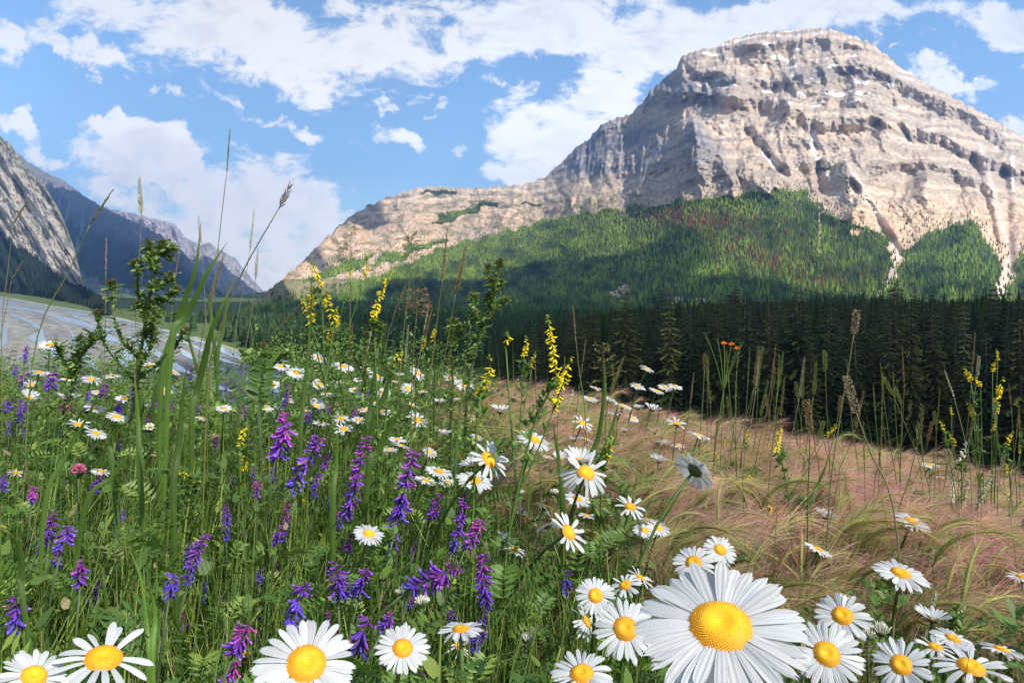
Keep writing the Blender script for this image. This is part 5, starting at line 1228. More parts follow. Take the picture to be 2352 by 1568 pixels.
def trefoil(mb, P, Dr, s, r, col):
    """three narrow leaflets on a short stalk, for many points at once"""
    for q in range(3):
        n = len(P); az = np.arctan2(Dr[:, 1], Dr[:, 0]) + (q - 1) * .75 + r.normal(0, .2, n)
        V, F, _ = ribbons(P, az, r.uniform(.5, 1.5, n), s * r.uniform(.8, 1.3, n), s * .36, r.uniform(-.2, .7, n), 3)
        mb.add(V, F, np.repeat(col * r.uniform(.7, 1.3, (n, 1)), 8, 0))
def make_clover(i, row, white=False):
    label, foot, rac = row
    r = np.random.default_rng(3000 + i + 90 * white)
    c0 = rac[0]; D, _ = place((c0[0] + c0[2]) / 2, (c0[1] + c0[3]) / 2, c0[4], .009 if not white else .009, .017, .0)
    D = max(D, .75) if foot[1] < 1350 else max(D, .5)
    f = W(foot[0], foot[1], D); gz = float(meadow(f[0], f[1])); foot3 = np.array([f[0] + r.normal(0, .02), f[1] + .01, gz - .01])
    root = empty('white_sweet_clover' if white else 'yellow_sweet_clover', foot3)
    tops = [W(q[2], q[3], D + .02 * k % .05) for k, q in enumerate(rac)]
    main = poly_curve([foot3, foot3 * .45 + f * .55, f * .45 + np.asarray(tops[0]) * .55, tops[0]], 16)
    col = np.array(GREEN['green']) * (1.15 if not white else 1.0)
    mb = MB(); tube(mb, main - foot3, np.linspace(.0021, .001, 16), col, 5); mb.obj('stem', M['stem'], root)
    lf = MB()
    for k, q in enumerate(rac):
        x0, y0, x1, y1, w, op = q
        bot = tops[k]; top = W(x0, y0, D + .01)
        s = w * D / F_PX * .8
        cx, cy = (x0 + x1) / 2, (y0 + y1) / 2; Lp = math.hypot(x1 - x0, y1 - y0)
        for g in np.linspace(0, 1, max(2, int(Lp / max(w, 8)))): KEEP.append((x0 + (x1 - x0) * g, y0 + (y1 - y0) * g, w * .6, D))
        ax = poly_curve([bot, (bot + top) / 2 + np.array([r.normal(0, .06), 0, .03]) * np.linalg.norm(top - bot), top], 10)
        if k > 0:
            j = int(np.clip(9 - 1.2 * k, 3, 12)) if len(rac) > 3 else 9
            br = bez(main[j], (main[j] + bot) / 2 + np.array([0, 0, -.01]), bot, 8)
            mb = MB(); tube(mb, br - foot3, np.linspace(.0013, .0008, 8), col, 4); mb.obj('branch', M['stem'], root)
        mb = MB(); tube(mb, ax - foot3, np.linspace(.0009, .0004, 10), col, 4)
        n = int(np.clip(Lp / w * 16, 16, 70)); t = np.sort(r.random(n)); th = r.random(n) * 6.28
        P = np.stack([np.interp(t, np.linspace(0, 1, 10), ax[:, z]) for z in range(3)], -1) - foot3
        A = (top - bot) / np.linalg.norm(top - bot); v = -top / np.linalg.norm(top); sd = np.cross(A, v)
        out = np.cos(th)[:, None] * sd + np.sin(th)[:, None] * v * .8
        lo = np.interp(t, [0, .35, 1 - .8 * op + .55, 1.6], [1, 1, .75, .4])
        Dr = out + np.array([0, 0, -.55]) + r.normal(0, .2, (n, 3))
        ln = s * .56 * np.interp(t, [0, .6, 1], [1, .9, .4]); wd = ln * .5
        c = np.array([.88, .74, .02]) if not white else np.array([.72, .74, .50])
        gcol = np.array([.26, .36, .04]); kk = smooth(t, op * .8, op * 1.15 + .02)[:, None]
        cc = (c * (1 - kk) + gcol * kk) * r.uniform(.75, 1.15, (n, 1))
        spindles(mb, P, Dr, ln, wd, cc)
        m = r.random(n) < .6; dd = Dr[m] / np.linalg.norm(Dr[m], axis=1)[:, None]
        spindles(mb, P[m] + dd * ln[m][:, None] * .55, dd + r.normal(0, .5, dd.shape) + [0, 0, .4], ln[m] * .6, wd[m] * .7, cc[m] * 1.05)
        mb.obj('raceme', M['bloom'], root)
    j = r.integers(3, 15, 40); P = main[j] - foot3 + r.normal(0, .006, (40, 3))
    trefoil(lf, P, r.normal(0, 1, (40, 3)), .0135, r, np.array([.105, .19, .035]))
    lf.obj('leaves', M['leaf'], root)
    tag(root, label, 'sweet clover', 'cream sweet clover plants' if white else 'yellow sweet clover plants')
for i, row in enumerate(CLOVER): make_clover(i, row)
for i, row in enumerate(WHITE_CLOVER): make_clover(i, row, True)
for i, (x, y, d, kind, label) in enumerate(CLOVER_BALL):
    D, s = place(x, y, d, .014, .026); p = W(x, y, D); KEEP.append((x, y, d * .55, D)); r = np.random.default_rng(4000 + i)
    root = empty('clover', p); b = stem_to_ground(p - [0, 0, s * .3], Vector((0, 0, 1)), r.uniform(-12, 12), .0011, .0013, (.07, .11, .03), 'stem', root, 400 + i)
    n = 90; v = r.normal(0, 1, (n, 3)); v /= np.linalg.norm(v, axis=1)[:, None]; v[:, 2] = np.abs(v[:, 2]) * 1.2 - .35
    c = {'pink': np.array([.55, .13, .26]), 'pale': np.array([.62, .36, .36]), 'cream': np.array([.66, .66, .46])}[kind] * r.uniform(.7, 1.25, (n, 1))
    mb = MB(); spindles(mb, v * s * .12 + (p - b), v, np.full(n, s * .42), np.full(n, s * .2), c); mb.obj('florets', M['bloom'], root)
    mb = MB(); trefoil(mb, np.tile(p - b - [0, 0, s * .5], (3, 1)), r.normal(0, 1, (3, 3)), s * .8, r, np.array([.05, .11, .025])); mb.obj('leaves', M['leaf'], root)
    tag(root, label, 'clover', 'clover heads')
for i, (x, y, d, label) in enumerate(BUD):
    D, s = place(x, y, d, .009, .018); p = W(x, y, D); KEEP.append((x, y, d * .6, D)); r = np.random.default_rng(4500 + i)
    root = empty('daisy_bud', p); b = stem_to_ground(p - [0, 0, s * .4], Vector((0, 0, 1)), r.uniform(-15, 15), .0011, .0013, (.06, .085, .03), 'stem', root, 450 + i)
    Mx = Matrix.Translation(Vector(p - b)) @ Matrix.Diagonal((s * 2.5,) * 3 + (1,))
    link('calyx', CALYX, None, root, Mx)
    n = 46; th = r.random(n) * 6.28; q = np.sqrt(r.random(n)) * .9
    v = np.stack([np.cos(th) * q, np.sin(th) * q, 1.25 - q * .6], -1)
    mb = MB(); spindles(mb, v * [s * .2, s * .2, 0] + (p - b) - [0, 0, s * .12], v, np.full(n, s * .62) * r.uniform(.8, 1.2, n), np.full(n, s * .2), np.array([.74, .73, .58]) * r.uniform(.85, 1.08, (n, 1)))
    mb.obj('folded_petals', M['petal'], root)
    tag(root, label, 'daisy bud', 'daisy buds')

# ------------------------------------------------------------------ grass stalks, blades, thistles
TINT = {'green': (.17, .22, .05), 'pale': (.42, .40, .25), 'brown': (.26, .155, .07), 'olive': (.22, .20, .07), 'pink': (.36, .22, .16), 'tawny': (.36, .27, .17)}
def down_to_soil(P3):
    """carry a stem on in its own direction to the soil"""
    a, b = P3[-2], P3[-1]; d = (b - a) / np.linalg.norm(b - a); d = np.array([d[0] * .25, .06, -1.0]); d /= np.linalg.norm(d)
    t = 0.0; q = b.copy()
    for _ in range(400):
        if q[2] <= float(meadow(q[0], q[1])) - .01: break
        q = q + d * .004
    return np.vstack([P3, (b + q) / 2 + [0, 0, .01], q]) if np.linalg.norm(q - b) > .02 else P3
def make_stalk(i, row):
    kind, w, tint, pts, label = row
    r = np.random.default_rng(6000 + i)
    real = {'spike': .007, 'feather': .012, 'wheat': .012, 'star': .06, 'timothy': .011}[kind]
    D = float(np.clip(real * F_PX / w, .75, 1.9))
    s = w * D / F_PX
    P3 = down_to_soil(np.array([W(q[0], q[1], D + .012 * k) for k, q in enumerate(pts)]))
    foot = P3[-1].copy(); root = empty('grass_stalk', foot)
    hd = poly_curve(P3[:2], 14) - foot; st = poly_curve(P3[1:], 20) - foot
    for g in (0, .33, .66, 1): KEEP.append((pts[0][0] * (1 - g) + pts[1][0] * g, pts[0][1] * (1 - g) + pts[1][1] * g, max(w * .5, 7), D))
    c = np.array(TINT[tint]); gc_ = np.array((.11, .15, .04)) * .6 + c * .35
    mb = MB(); tube(mb, st, np.linspace(.0007, .0013, 20), gc_, 4); mb.obj('stem', M['stem'], root)
    Lh = np.linalg.norm(hd[0] - hd[-1]); A = (hd[0] - hd[-1]) / Lh; v = -P3[0] / np.linalg.norm(P3[0]); sd = np.cross(A, v); sd /= np.linalg.norm(sd)
    mb = MB(); tube(mb, hd[::-1], np.linspace(.0007, .0003, 14), gc_, 4)
    if kind == 'star':
        n = 30; t = r.random(n) ** .8; th = r.random(n) * 6.28
        for k in range(n):
            p0 = hd[-1] * (1 - t[k]) + hd[0] * t[k]; out = np.cos(th[k]) * sd + np.sin(th[k]) * v
            ln = s * .5 * (1.05 - .6 * t[k]) * r.uniform(.5, 1.1)
            p1 = p0 + out * ln + A * ln * r.uniform(-.1, .6); tube(mb, bez(p0, (p0 + p1) / 2 + A * ln * .2, p1, 4), .00022, c * .9, 3, False)
            m = 5; q = p0 + (p1 - p0) * r.uniform(.45, 1.05, (m, 1)); spindles(mb, q, np.tile(out + A * .4, (m, 1)) + r.normal(0, .5, (m, 3)), np.full(m, s * .11), np.full(m, s * .035), c * r.uniform(.7, 1.3, (m, 1)))
    else:
        n = {'spike': int(Lh / s * 9), 'feather': int(Lh / s * 9), 'wheat': int(Lh / s * 4.6), 'timothy': int(Lh / s * 42)}[kind]
        n = int(np.clip(n, 14, 340)); t = (np.arange(n) + .5) / n
        th = (np.arange(n) % 2) * np.pi + r.normal(0, .5, n) if kind in ('wheat', 'feather') else r.random(n) * 6.28
        out = np.cos(th)[:, None] * sd + np.sin(th)[:, None] * v
        P = hd[-1] + (hd[0] - hd[-1]) * t[:, None]
        if kind == 'timothy':
            env = np.interp(t, [0, .08, .85, 1], [.55, 1, 1, .5])[:, None]
            spindles(mb, P + out * s * .2 * env, out + A * .45 + r.normal(0, .15, (n, 3)), np.full(n, s * .3), np.full(n, s * .17), c * r.uniform(.65, 1.35, (n, 1)))
        else:
            op = {'spike': .22, 'feather': .6, 'wheat': .42}[kind]
            tp = np.interp(t, [0, .3, 1], [.9, 1, .55])
            spindles(mb, P, A + out * op + r.normal(0, .06, (n, 3)), s * {'spike': 1.1, 'feather': .95, 'wheat': 1.0}[kind] * tp, s * .3 * tp, c * r.uniform(.7, 1.3, (n, 1)))
    mb.obj('seed_head', M['seed'], root)
    if label: tag(root, label, 'grass stalk', 'grass stalks in seed')
    else: name_later(root, 'grass stalk', {'wheat': 'notched', 'spike': 'plain slim', 'timothy': 'smooth round'}[kind] + f' {tint} grass ear', pts[0][0], pts[0][1], 'grass stalks in seed')
rs = np.random.default_rng(808)
for _ in range(58):
    if rs.random() < .72:
        x0 = rs.uniform(1570, 2345); ye = np.interp(x0, [1500, 1700, 1900, 2100, 2352], [950, 1000, 1030, 1080, 1140]); y0 = ye - rs.uniform(50, 230)
    else:
        x0 = rs.uniform(700, 1330); ye = 900.0; y0 = ye - rs.uniform(70, 200)
    kd = rs.choice(['spike', 'wheat', 'timothy', 'spike']); w = {'spike': rs.uniform(6, 8.5), 'wheat': rs.uniform(8, 12), 'timothy': rs.uniform(8, 12)}[kd]
    hl = {'spike': 70, 'wheat': 75, 'timothy': 46}[kd] * rs.uniform(.7, 1.25); ln_ = rs.normal(0, .16)
    ys_ = [y0, y0 + hl, (y0 + hl + ye) / 2 + 20, ye + 60]
    STALK.append((kd, w, rs.choice(['green', 'green', 'olive', 'pale', 'brown']), [(x0 - ln_ * (q - y0) * (.6 + .4 * k / 3), q) for k, q in enumerate(ys_)], None))
for i, row in enumerate(STALK): make_stalk(i, row)

def blade_mesh(mb, P, w, col, r):
    """a broad leaf along the points P, folded along its midrib"""
    n = len(P); T, A, B = frames(P); v = -P / np.linalg.norm(P, axis=1)[:, None]
    S = np.cross(T, v); S /= np.linalg.norm(S, axis=1)[:, None]
    t = np.linspace(0, 1, n); prof = np.interp(t, [0, .2, .55, .85, 1], [.6, .9, 1, .5, .03])[:, None] * w * .5
    Nn = np.cross(S, T)
    q = np.linspace(-1, 1, 9)
    V = P[:, None] + S[:, None] * (prof[:, None] * q[None, :, None]) + Nn[:, None] * (prof[:, None] * (.34 * (1 - np.abs(q)) ** 1.0 + .03 * np.cos(q * 14))[None, :, None])
    i = np.arange(n - 1)[:, None] * 9 + np.arange(8)[None]
    F = np.stack([i, i + 1, i + 10, i + 9], -1).reshape(-1, 4)
    vein = 1 + .22 * (np.abs(q) < .05) - .16 * (np.arange(9) % 2)
    c = np.asarray(col)[None, None] * (vein[None, :, None] * (1 + .15 * np.sin(t * 9))[:, None, None])
    br = (smooth(t, .84, .99) * r.uniform(.2, .9))[:, None, None]; c = c * (1 - br) + np.array([.24, .17, .07]) * br
    c = c.reshape(-1, 3)
    return V, F, c
for i, (w, tint, pts, label) in enumerate(BLADE):
    r = np.random.default_rng(7000 + i)
    fx, fy = pts[0]
    D = 1.9
    for D in np.arange(.4, 1.9, .02):
        if (HY - fy) / F_PX * D <= float(canopy((fx - CX) / F_PX * D, D)) + .02: break
    D = float(min(max(D, .004 * F_PX / w), .016 * F_PX / w, 1.9))
    P3 = np.array([W(q[0], q[1], D + .01 * math.sin(k * 1.3)) for k, q in enumerate(pts)])[::-1]
    P3 = down_to_soil(P3)[::-1]; foot = P3[0].copy()
    for q in pts[1:]: KEEP.append((q[0], q[1], w * .5, D))
    hidden = len(P3) - len(pts)
    P = poly_curve(P3, 30)
    tp = np.clip(np.linspace(0, len(P3) - 1, 30) / max(hidden, 1), 0, 1) if hidden else np.ones(30)
    V, F, c = blade_mesh(None, P, (.6 if w > 19 else .74) * w * D / F_PX * (.3 + .7 * tp[:, None]), np.array(GREEN[tint]) * r.uniform(.85, 1.2), r)
    mb = MB(); mb.add(V - foot, F, c)
    o = mb.obj('tall_grass', M['leaf']); o['kind'] = 'thing'; o.location = Vector(foot)
    tag(o, label, 'grass blade', 'broad grass blades')

def thistle_leaves(mb, P, Dr, s, r, col):
    """short curled, toothed leaves"""
    n = len(P); az = np.arctan2(Dr[:, 1], Dr[:, 0]) + r.normal(0, .4, n)
    ln = s * r.uniform(.7, 1.5, n)
    V, F, C = ribbons(P, az, r.uniform(.3, 1.5, n), ln, ln * .26, r.uniform(.2, 2.0, n), 5, twist=1.4)
    V = V.reshape(n, 6, 2, 3)
    k = (1 + .75 * np.array([0, 1, -.6, 1, -.5, 0]))[None, :, None, None]
    mid = V.mean(2, keepdims=True); V = mid + (V - mid) * k + r.normal(0, 1, V.shape) * (ln * .05)[:, None, None, None]
    mb.add(V.reshape(-1, 3), F, np.repeat(col * r.uniform(.6, 1.4, (n, 1)), 12, 0))
for i, (label, foot, branches, heads) in enumerate(THISTLE):
    r = np.random.default_rng(8000 + i); D = 1.15 if i in (0, 4, 5) else 1.45
    B3 = [np.array([W(q[0], q[1], D + .02 * ((k + j) % 3 - 1) * (1 if j else 0)) for k, q in enumerate(b)]) for j, b in enumerate(branches)]
    B3[0] = down_to_soil(B3[0][::-1])[::-1]; f3 = B3[0][0].copy()
    root = empty('thistle', f3); g = np.array([.075, .11, .03])
    lf = MB()
    for j, b in enumerate(B3):
        P = poly_curve(b, 18) - f3
        mb = MB(); tube(mb, P, np.linspace(.0042 if j == 0 else .0022, .0016, 18), g, 6); mb.obj('stem' if j == 0 else 'branch', M['stem'], root)
        n = 200 if j == 0 else 80
        t = r.random(n); t = t if j else .25 + .75 * t
        Q = np.stack([np.interp(t, np.linspace(0, 1, 18), P[:, z]) for z in range(3)], -1)
        thistle_leaves(lf, Q, r.normal(0, 1, (n, 3)), 0.0155, r, np.array([.16, .25, .058]))
    hd = []
    for (x, y, d) in heads:
        p = W(x, y, D); s = d * D / F_PX; KEEP.append((x, y, d * .6, D)); hd.append(p)
        n = 70; v = r.normal(0, 1, (n, 3)); v /= np.linalg.norm(v, axis=1)[:, None]; v[:, 2] = v[:, 2] * .8 + .3
        k = smooth(v[:, 2], .1, .9)[:, None]; c = (np.array([.085, .125, .035]) * (1 - k) + np.array([.20, .11, .065]) * k) * r.uniform(.7, 1.3, (n, 1))
        mb = MB(); spindles(mb, v * s * .2 + (p - f3), v + [0, 0, .35], np.full(n, s * .36) * r.uniform(.7, 1.3, n), np.full(n, s * .16), c); mb.obj('flower_bud', M['leaf'], root)
        m = 22; thistle_leaves(lf, np.tile(p - f3 - [0, 0, s * .4], (m, 1)) + r.normal(0, s * .25, (m, 3)), r.normal(0, 1, (m, 3)), 0.0115, r, np.array([.13, .20, .05]))
    lf.obj('leaves', M['leaf'], root)
    tag(root, label, 'thistle', 'thistles in bud')

def ladder_leaf(mb, P, s, r, col, n=9):
    """a vetch leaf: midrib with pairs of leaflets"""
    T, A, B = frames(P); Q = poly_curve(P, n + 2); T2 = np.gradient(Q, axis=0); T2 /= np.linalg.norm(T2, axis=1)[:, None]
    tube(mb, Q, .0005, col * .9, 3, False)
    v = -Q / np.linalg.norm(Q, axis=1)[:, None]; S = np.cross(T2, v); S /= np.linalg.norm(S, axis=1)[:, None]
    for k in range(1, n + 2):
        for sg in (-1, 1):
            d = S[k] * sg + T2[k] * .35 + v[k] * r.normal(.0, .25); d /= np.linalg.norm(d); w = np.cross(d, v[k] + r.normal(0, .3, 3)); w /= np.linalg.norm(w)
            l = s * r.uniform(.85, 1.1) * math.sin(math.pi * (.25 + .7 * k / (n + 2))) ** .4; a = Q[k]; h = w * l * .15
            nrm = np.cross(d, w) * l * .04
            V = [a, a + d * l * .35 - h, a + d * l * .35 + nrm, a + d * l * .35 + h, a + d * l * .75 - h * .85, a + d * l * .75 + nrm, a + d * l * .75 + h * .85, a + d * l]
            mb.add(V, [np.array([(0, 1, 2), (0, 2, 3), (4, 7, 5), (5, 7, 6)]), np.array([(1, 4, 5, 2), (2, 5, 6, 3)])], col * r.uniform(.8, 1.25))
for i, (pts, lp, label) in enumerate(LADDER):
    r = np.random.default_rng(9000 + i); D = float(np.clip(.017 * F_PX / lp, .5, 1.3)); P = np.array([W(q[0], q[1], D + .008 * k) for k, q in enumerate(pts)])
    foot = P[0].copy(); foot[2] = float(meadow(foot[0], foot[1])); root = empty('vetch_leaf', foot)
    for q in pts: KEEP.append((q[0], q[1], lp * .5, D))
    mb = MB(); ladder_leaf(mb, poly_curve(P, 12), lp * D / F_PX, r, np.array([.06, .12, .022]), 10); V = mb.V
    mb.V = [a - foot for a in V]; mb.obj('leaflets', M['leaf'], root)
    mb = MB(); tube(mb, bez(P[0], (P[0] + foot) / 2 + [.01, .02, 0], foot, 7) - foot, .0008, (.06, .10, .03), 4); mb.obj('stem', M['stem'], root)
    tag(root, label, 'vetch leaf', 'ladder-like vetch leaves')

# orange hawkweed
root = None
D = 1.35; r = np.random.default_rng(77)
f3 = down_to_soil(np.array([W(1650, 960, D), W(1640, 1060, D)]))[-1]
root = empty('orange_hawkweed', f3)
main = poly_curve(np.array([f3, W(1640, 1060, D), W(1655, 940, D), W(1668, 860, D)]), 18) - f3
mb = MB(); tube(mb, main, np.linspace(.0018, .0012, 18), GREEN['green'], 5); mb.obj('stem', M['stem'], root)
for (x, y, d, blown) in ((1663, 790, 13, 1), (1679, 793, 15, 1), (1692, 802, 14, 1), (1648, 782, 10, 0), (1704, 790, 10, 0), (1620, 770, 10, 0)):
    p = W(x, y, D) - f3; KEEP.append((x, y, 12, D)); s = d * D / F_PX
    mb = MB(); tube(mb, bez(main[-4], (main[-1] + p) / 2, p, 8), .0009, GREEN['green'], 4); mb.obj('branch', M['stem'], root)
    n = 34; v = r.normal(0, 1, (n, 3)); v[:, 2] = np.abs(v[:, 2]) * .5 + .2; v /= np.linalg.norm(v, axis=1)[:, None]
    c = (np.array([.85, .27, .01]) if blown else np.array([.09, .12, .04])) * r.uniform(.75, 1.2, (n, 1))
    mb = MB(); spindles(mb, np.tile(p, (n, 1)), v if blown else v * [.3, .3, 1], np.full(n, s * .55), np.full(n, s * .22), c); mb.obj('flower' if blown else 'flower_bud', M['bloom'], root)
tag(root, 'orange hawkweed cluster with three open flowers in front of the dark wood', 'hawkweed')

# ------------------------------------------------------------------ the dark wood behind the barley: single trees
def conifer_parts(seed):
    r = np.random.default_rng(seed); mb = MB(); n = int(r.integers(24, 34)); hue = [np.array([.060, .078, .020]), np.array([.082, .092, .020]), np.array([.042, .066, .024]), np.array([.062, .070, .016])][seed % 4] if seed < 9 else np.array([.17, .19, .045])
    R = r.uniform(.105, .14)
    V = []; F = []; C = []
    for k in range(n):
        h = .05 + .94 * (k / n) ** .92; rad = R * (1 - h) ** .72 * r.uniform(.75, 1.2) + .006
        m = int(r.integers(6, 10)); th0 = r.random() * 6.28
        for j in range(m):
            th = th0 + (j + r.normal(0, .25)) / m * 6.283; q = rad * r.uniform(.6, 1.15); ca, sa = math.cos(th), math.sin(th)
            b0 = np.array([0, 0, h]); tip = np.array([ca * q, sa * q, h - q * r.uniform(.25, .7) + .01])
            side = np.array([-sa, ca, 0]); tint = r.uniform(.6, 1.35)
            for g in range(5):                       # sprays along the branch
                t0 = g / 5; a = b0 + (tip - b0) * t0; e = b0 + (tip - b0) * min(1.08, t0 + .42)
                wd = q * .36 * (1 - .55 * t0) * r.uniform(.7, 1.3); dp = np.array([0, 0, -q * r.uniform(.05, .22)])
                i0 = len(V); V += [a, e + side * wd * .5 + dp, e + (tip - b0) * .12, e - side * wd * .5 + dp * r.uniform(.5, 1.5)]
                F += [(i0, i0 + 1, i0 + 2), (i0, i0 + 2, i0 + 3)]
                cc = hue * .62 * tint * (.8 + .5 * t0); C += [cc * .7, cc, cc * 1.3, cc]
    mb.add(np.array(V), np.array(F), np.array(C))
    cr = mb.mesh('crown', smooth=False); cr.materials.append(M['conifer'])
    mb = MB(); tube(mb, [(0, 0, -.02), (0, 0, .3), (.002, 0, .7), (0, 0, .98)], [.012, .009, .005, .001], (.09, .07, .055), 7)
    tr = mb.mesh('trunk'); tr.materials.append(M['bark'])
    return tr, cr
CONIFER = [conifer_parts(s) for s in range(11)]
rc = np.random.default_rng(55)
a = 1150 + 1410 * rc.random(900) ** .92; base = np.interp(a, [960, 1250, 1700, 2352, 2560], [190, 118, 84, 70, 66])
D = base * (1 + rc.random(900) ** 1.4 * .9)
x = (a - CX) / F_PX * D
ordr = np.argsort(D); keep = []
for i in ordr:
    if all((x[i] - x[j]) ** 2 + (D[i] - D[j]) ** 2 > 2.6 ** 2 for j in keep[-160:]): keep.append(i)
keep = keep[:290]
for i in keep:
    ytop = np.interp(a[i], [960, 1080, 1250, 1400, 1700, 1900, 2100, 2600], [830, 805, 748, 718, 692, 700, 690, 690])
    gz = float(ground_z(np.array(x[i]), np.array(D[i])))
    H = (HY - ytop) / F_PX * base[list(ordr).index(i)] if False else (HY - ytop) / F_PX * D[i] * .92 - gz
    H = float(np.clip(H * rc.normal(.96, .10), 8, 30))
    root = empty('conifer', (x[i], D[i], gz)); root.rotation_euler = (rc.normal(0, .012), rc.normal(0, .012), rc.random() * 6.28)
    tr, cr = CONIFER[int(rc.integers(0, 9)) if rc.random() > .07 else int(rc.integers(9, 11))]
    wd = rc.uniform(.75, 1.35); Mx = Matrix.Diagonal((H * wd, H * wd, H, 1))
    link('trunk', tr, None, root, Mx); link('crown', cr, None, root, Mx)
    tag(root, 'tall dark green conifer crowded among others in the dense wood behind the barley', 'conifer', 'conifers of the dark wood')
# the rest of the wood behind them
D = rc.uniform(110, 420, 5200); a = rc.uniform(1130, 2640, 5200); base = np.interp(a, [880, 960, 1250, 1700, 2352, 2640], [260, 230, 165, 135, 115, 110])
ok = D > base; x = (a - CX) / F_PX * D; ok &= x > -40
x, D = x[ok], D[ok]; P = np.stack([x, D, ground_z(x, D)], -1)
h = (-P[:, 2] + (HY - np.interp(a[ok], [880, 1080, 1250, 1400, 1700, 2640], [820, 800, 748, 718, 694, 690])) / F_PX * D * .95) * rc.normal(.95, .07, len(P)); h = np.clip(h, 5, 26)
plant_wood('conifer_wood', P, h, h * rc.uniform(.26, .36, len(P)), np.array([.034, .047, .014]) * rc.uniform(.6, 1.5, (len(P), 1)))

# ------------------------------------------------------------------ grass and herbs that nobody could count
GRD = 4
KM = np.full((1568 // GRD + 80, 2352 // GRD + 80), 0.0)
yy, xx = np.mgrid[0:KM.shape[0], 0:KM.shape[1]]
for (kx, ky, kr, kd) in KEEP:
    cx, cy, cr_ = kx / GRD + 40, ky / GRD + 40, kr / GRD + .6
    y0, y1, x0, x1 = int(cy - cr_ - 1), int(cy + cr_ + 2), int(cx - cr_ - 1), int(cx + cr_ + 2)
    y0, x0 = max(0, y0), max(0, x0)
    if y1 <= 0 or x1 <= 0: continue
    sub = (xx[y0:y1, x0:x1] - cx) ** 2 + (yy[y0:y1, x0:x1] - cy) ** 2 < cr_ ** 2
    KM[y0:y1, x0:x1] = np.where(sub, np.maximum(KM[y0:y1, x0:x1], kd), KM[y0:y1, x0:x1])
def hides(C):
    """which plants (n, k, 3 points) would stand before a flower"""
    d = np.maximum(C[..., 1], .05); sx = C[..., 0] / d * F_PX + CX; sy = HY - C[..., 2] / d * F_PX
    i = np.clip((sy / GRD + 40).astype(int), 0, KM.shape[0] - 1); j = np.clip((sx / GRD + 40).astype(int), 0, KM.shape[1] - 1)
    river = inpoly(sx, sy, [(-50, 680), (240, 700), (440, 770), (640, 840), (650, 905), (560, 935), (480, 905), (380, 830), (200, 780), (-50, 755)]) & (_hash(np.floor(sx / 26), np.floor(sy / 400), 3) < .7)
    return ((KM[i, j] > 0) & (d < KM[i, j] - .004)).any(1) | river.any(1)
def barley_edge(D): return np.interp(D, [.3, .5, .62, .75, .9, 1.1, 2.0, 3.1], [1.0, 1.0, .80, .34, .04, -.06, -.15, -.20])
def scatter(n, lo=.28, hi=3.15, pw=1.25, seed=0):
    n = int(n * 1.85); r = np.random.default_rng(seed); D = lo + (hi - lo) * r.random(n) ** pw      # a little wider than the view
    X = r.uniform(-1, 1, n) * (.85 * D + .45)
    return np.stack([X, D, meadow(X, D)], -1), r
gA = np.array([.125, .205, .032]); gB = np.array([.215, .275, .050]); gC = np.array([.062, .112, .025])
def greens(r, n):
    k = r.random((n, 1)); c = gC * (1 - k) + gA * k; m = r.random((n, 1)) < .22; c = np.where(m, gB * r.uniform(.7, 1.2, (n, 1)), c)
    m = r.random((n, 1)) < .03; return np.where(m, np.array([.26, .21, .10]), c)
def side_of_barley(P): return P[:, 0] - barley_edge(P[:, 1])
# grass
P, r = scatter(42000, seed=11); sb = side_of_barley(P) + .12 * fbm(P[:, 0] * 4, P[:, 1] * 4, 3, 5)
P = P[(sb < .0) | (r.random(len(P)) < .30)]; n = len(P); sb = side_of_barley(P)
hh = canopy(P[:, 0], P[:, 1]) - P[:, 2]
ln = hh * np.where(sb < 0, r.uniform(.45, 1.12, n), r.uniform(.35, .85, n))
V, F, C = ribbons(P, r.random(n) * 6.28, np.abs(r.normal(0, .22, n)), ln, r.uniform(.0012, .0042, n), np.abs(r.normal(.25, .5, n)), 5, twist=.8)
ok = ~(hides(C) & (r.random(n) < .93))
cg = greens(r, n)
mb = MB(); V = V.reshape(n, 12, 3)[ok]; m = ok.sum()
k = (np.arange(m) * 12)[:, None] + (np.arange(5) * 2)[None]; Fq = np.stack([k, k + 1, k + 3, k + 2], -1).reshape(-1, 4)
mb.add(V.reshape(-1, 3), Fq, np.repeat(cg[ok], 12, 0)); # thin tall stems that rise above the rest
P, r = scatter(1500, seed=21, lo=.9, hi=3.1); P = P[(side_of_barley(P) < .05) | (r.random(len(P)) < .35)]; n = len(P)
hh = canopy(P[:, 0], P[:, 1]) - P[:, 2]
V, F, C = ribbons(P, r.random(n) * 6.28, np.abs(r.normal(0, .1, n)), hh * r.uniform(1.0, 1.65, n), r.uniform(.0012, .003, n), np.abs(r.normal(.12, .25, n)), 6)
ok = ~(hides(C) & (r.random(n) < .95)); m = int(ok.sum()); V = V.reshape(n, 14, 3)[ok]
k = (np.arange(m) * 14)[:, None] + (np.arange(6) * 2)[None]; Fq = np.stack([k, k + 1, k + 3, k + 2], -1).reshape(-1, 4)
mb.add(V.reshape(-1, 3), Fq, np.repeat(greens(r, n)[ok], 14, 0))
tag(mb.obj('grass', M['leaf']), 'mixed green meadow grass growing all through the flowers', 'grass', kind='stuff')
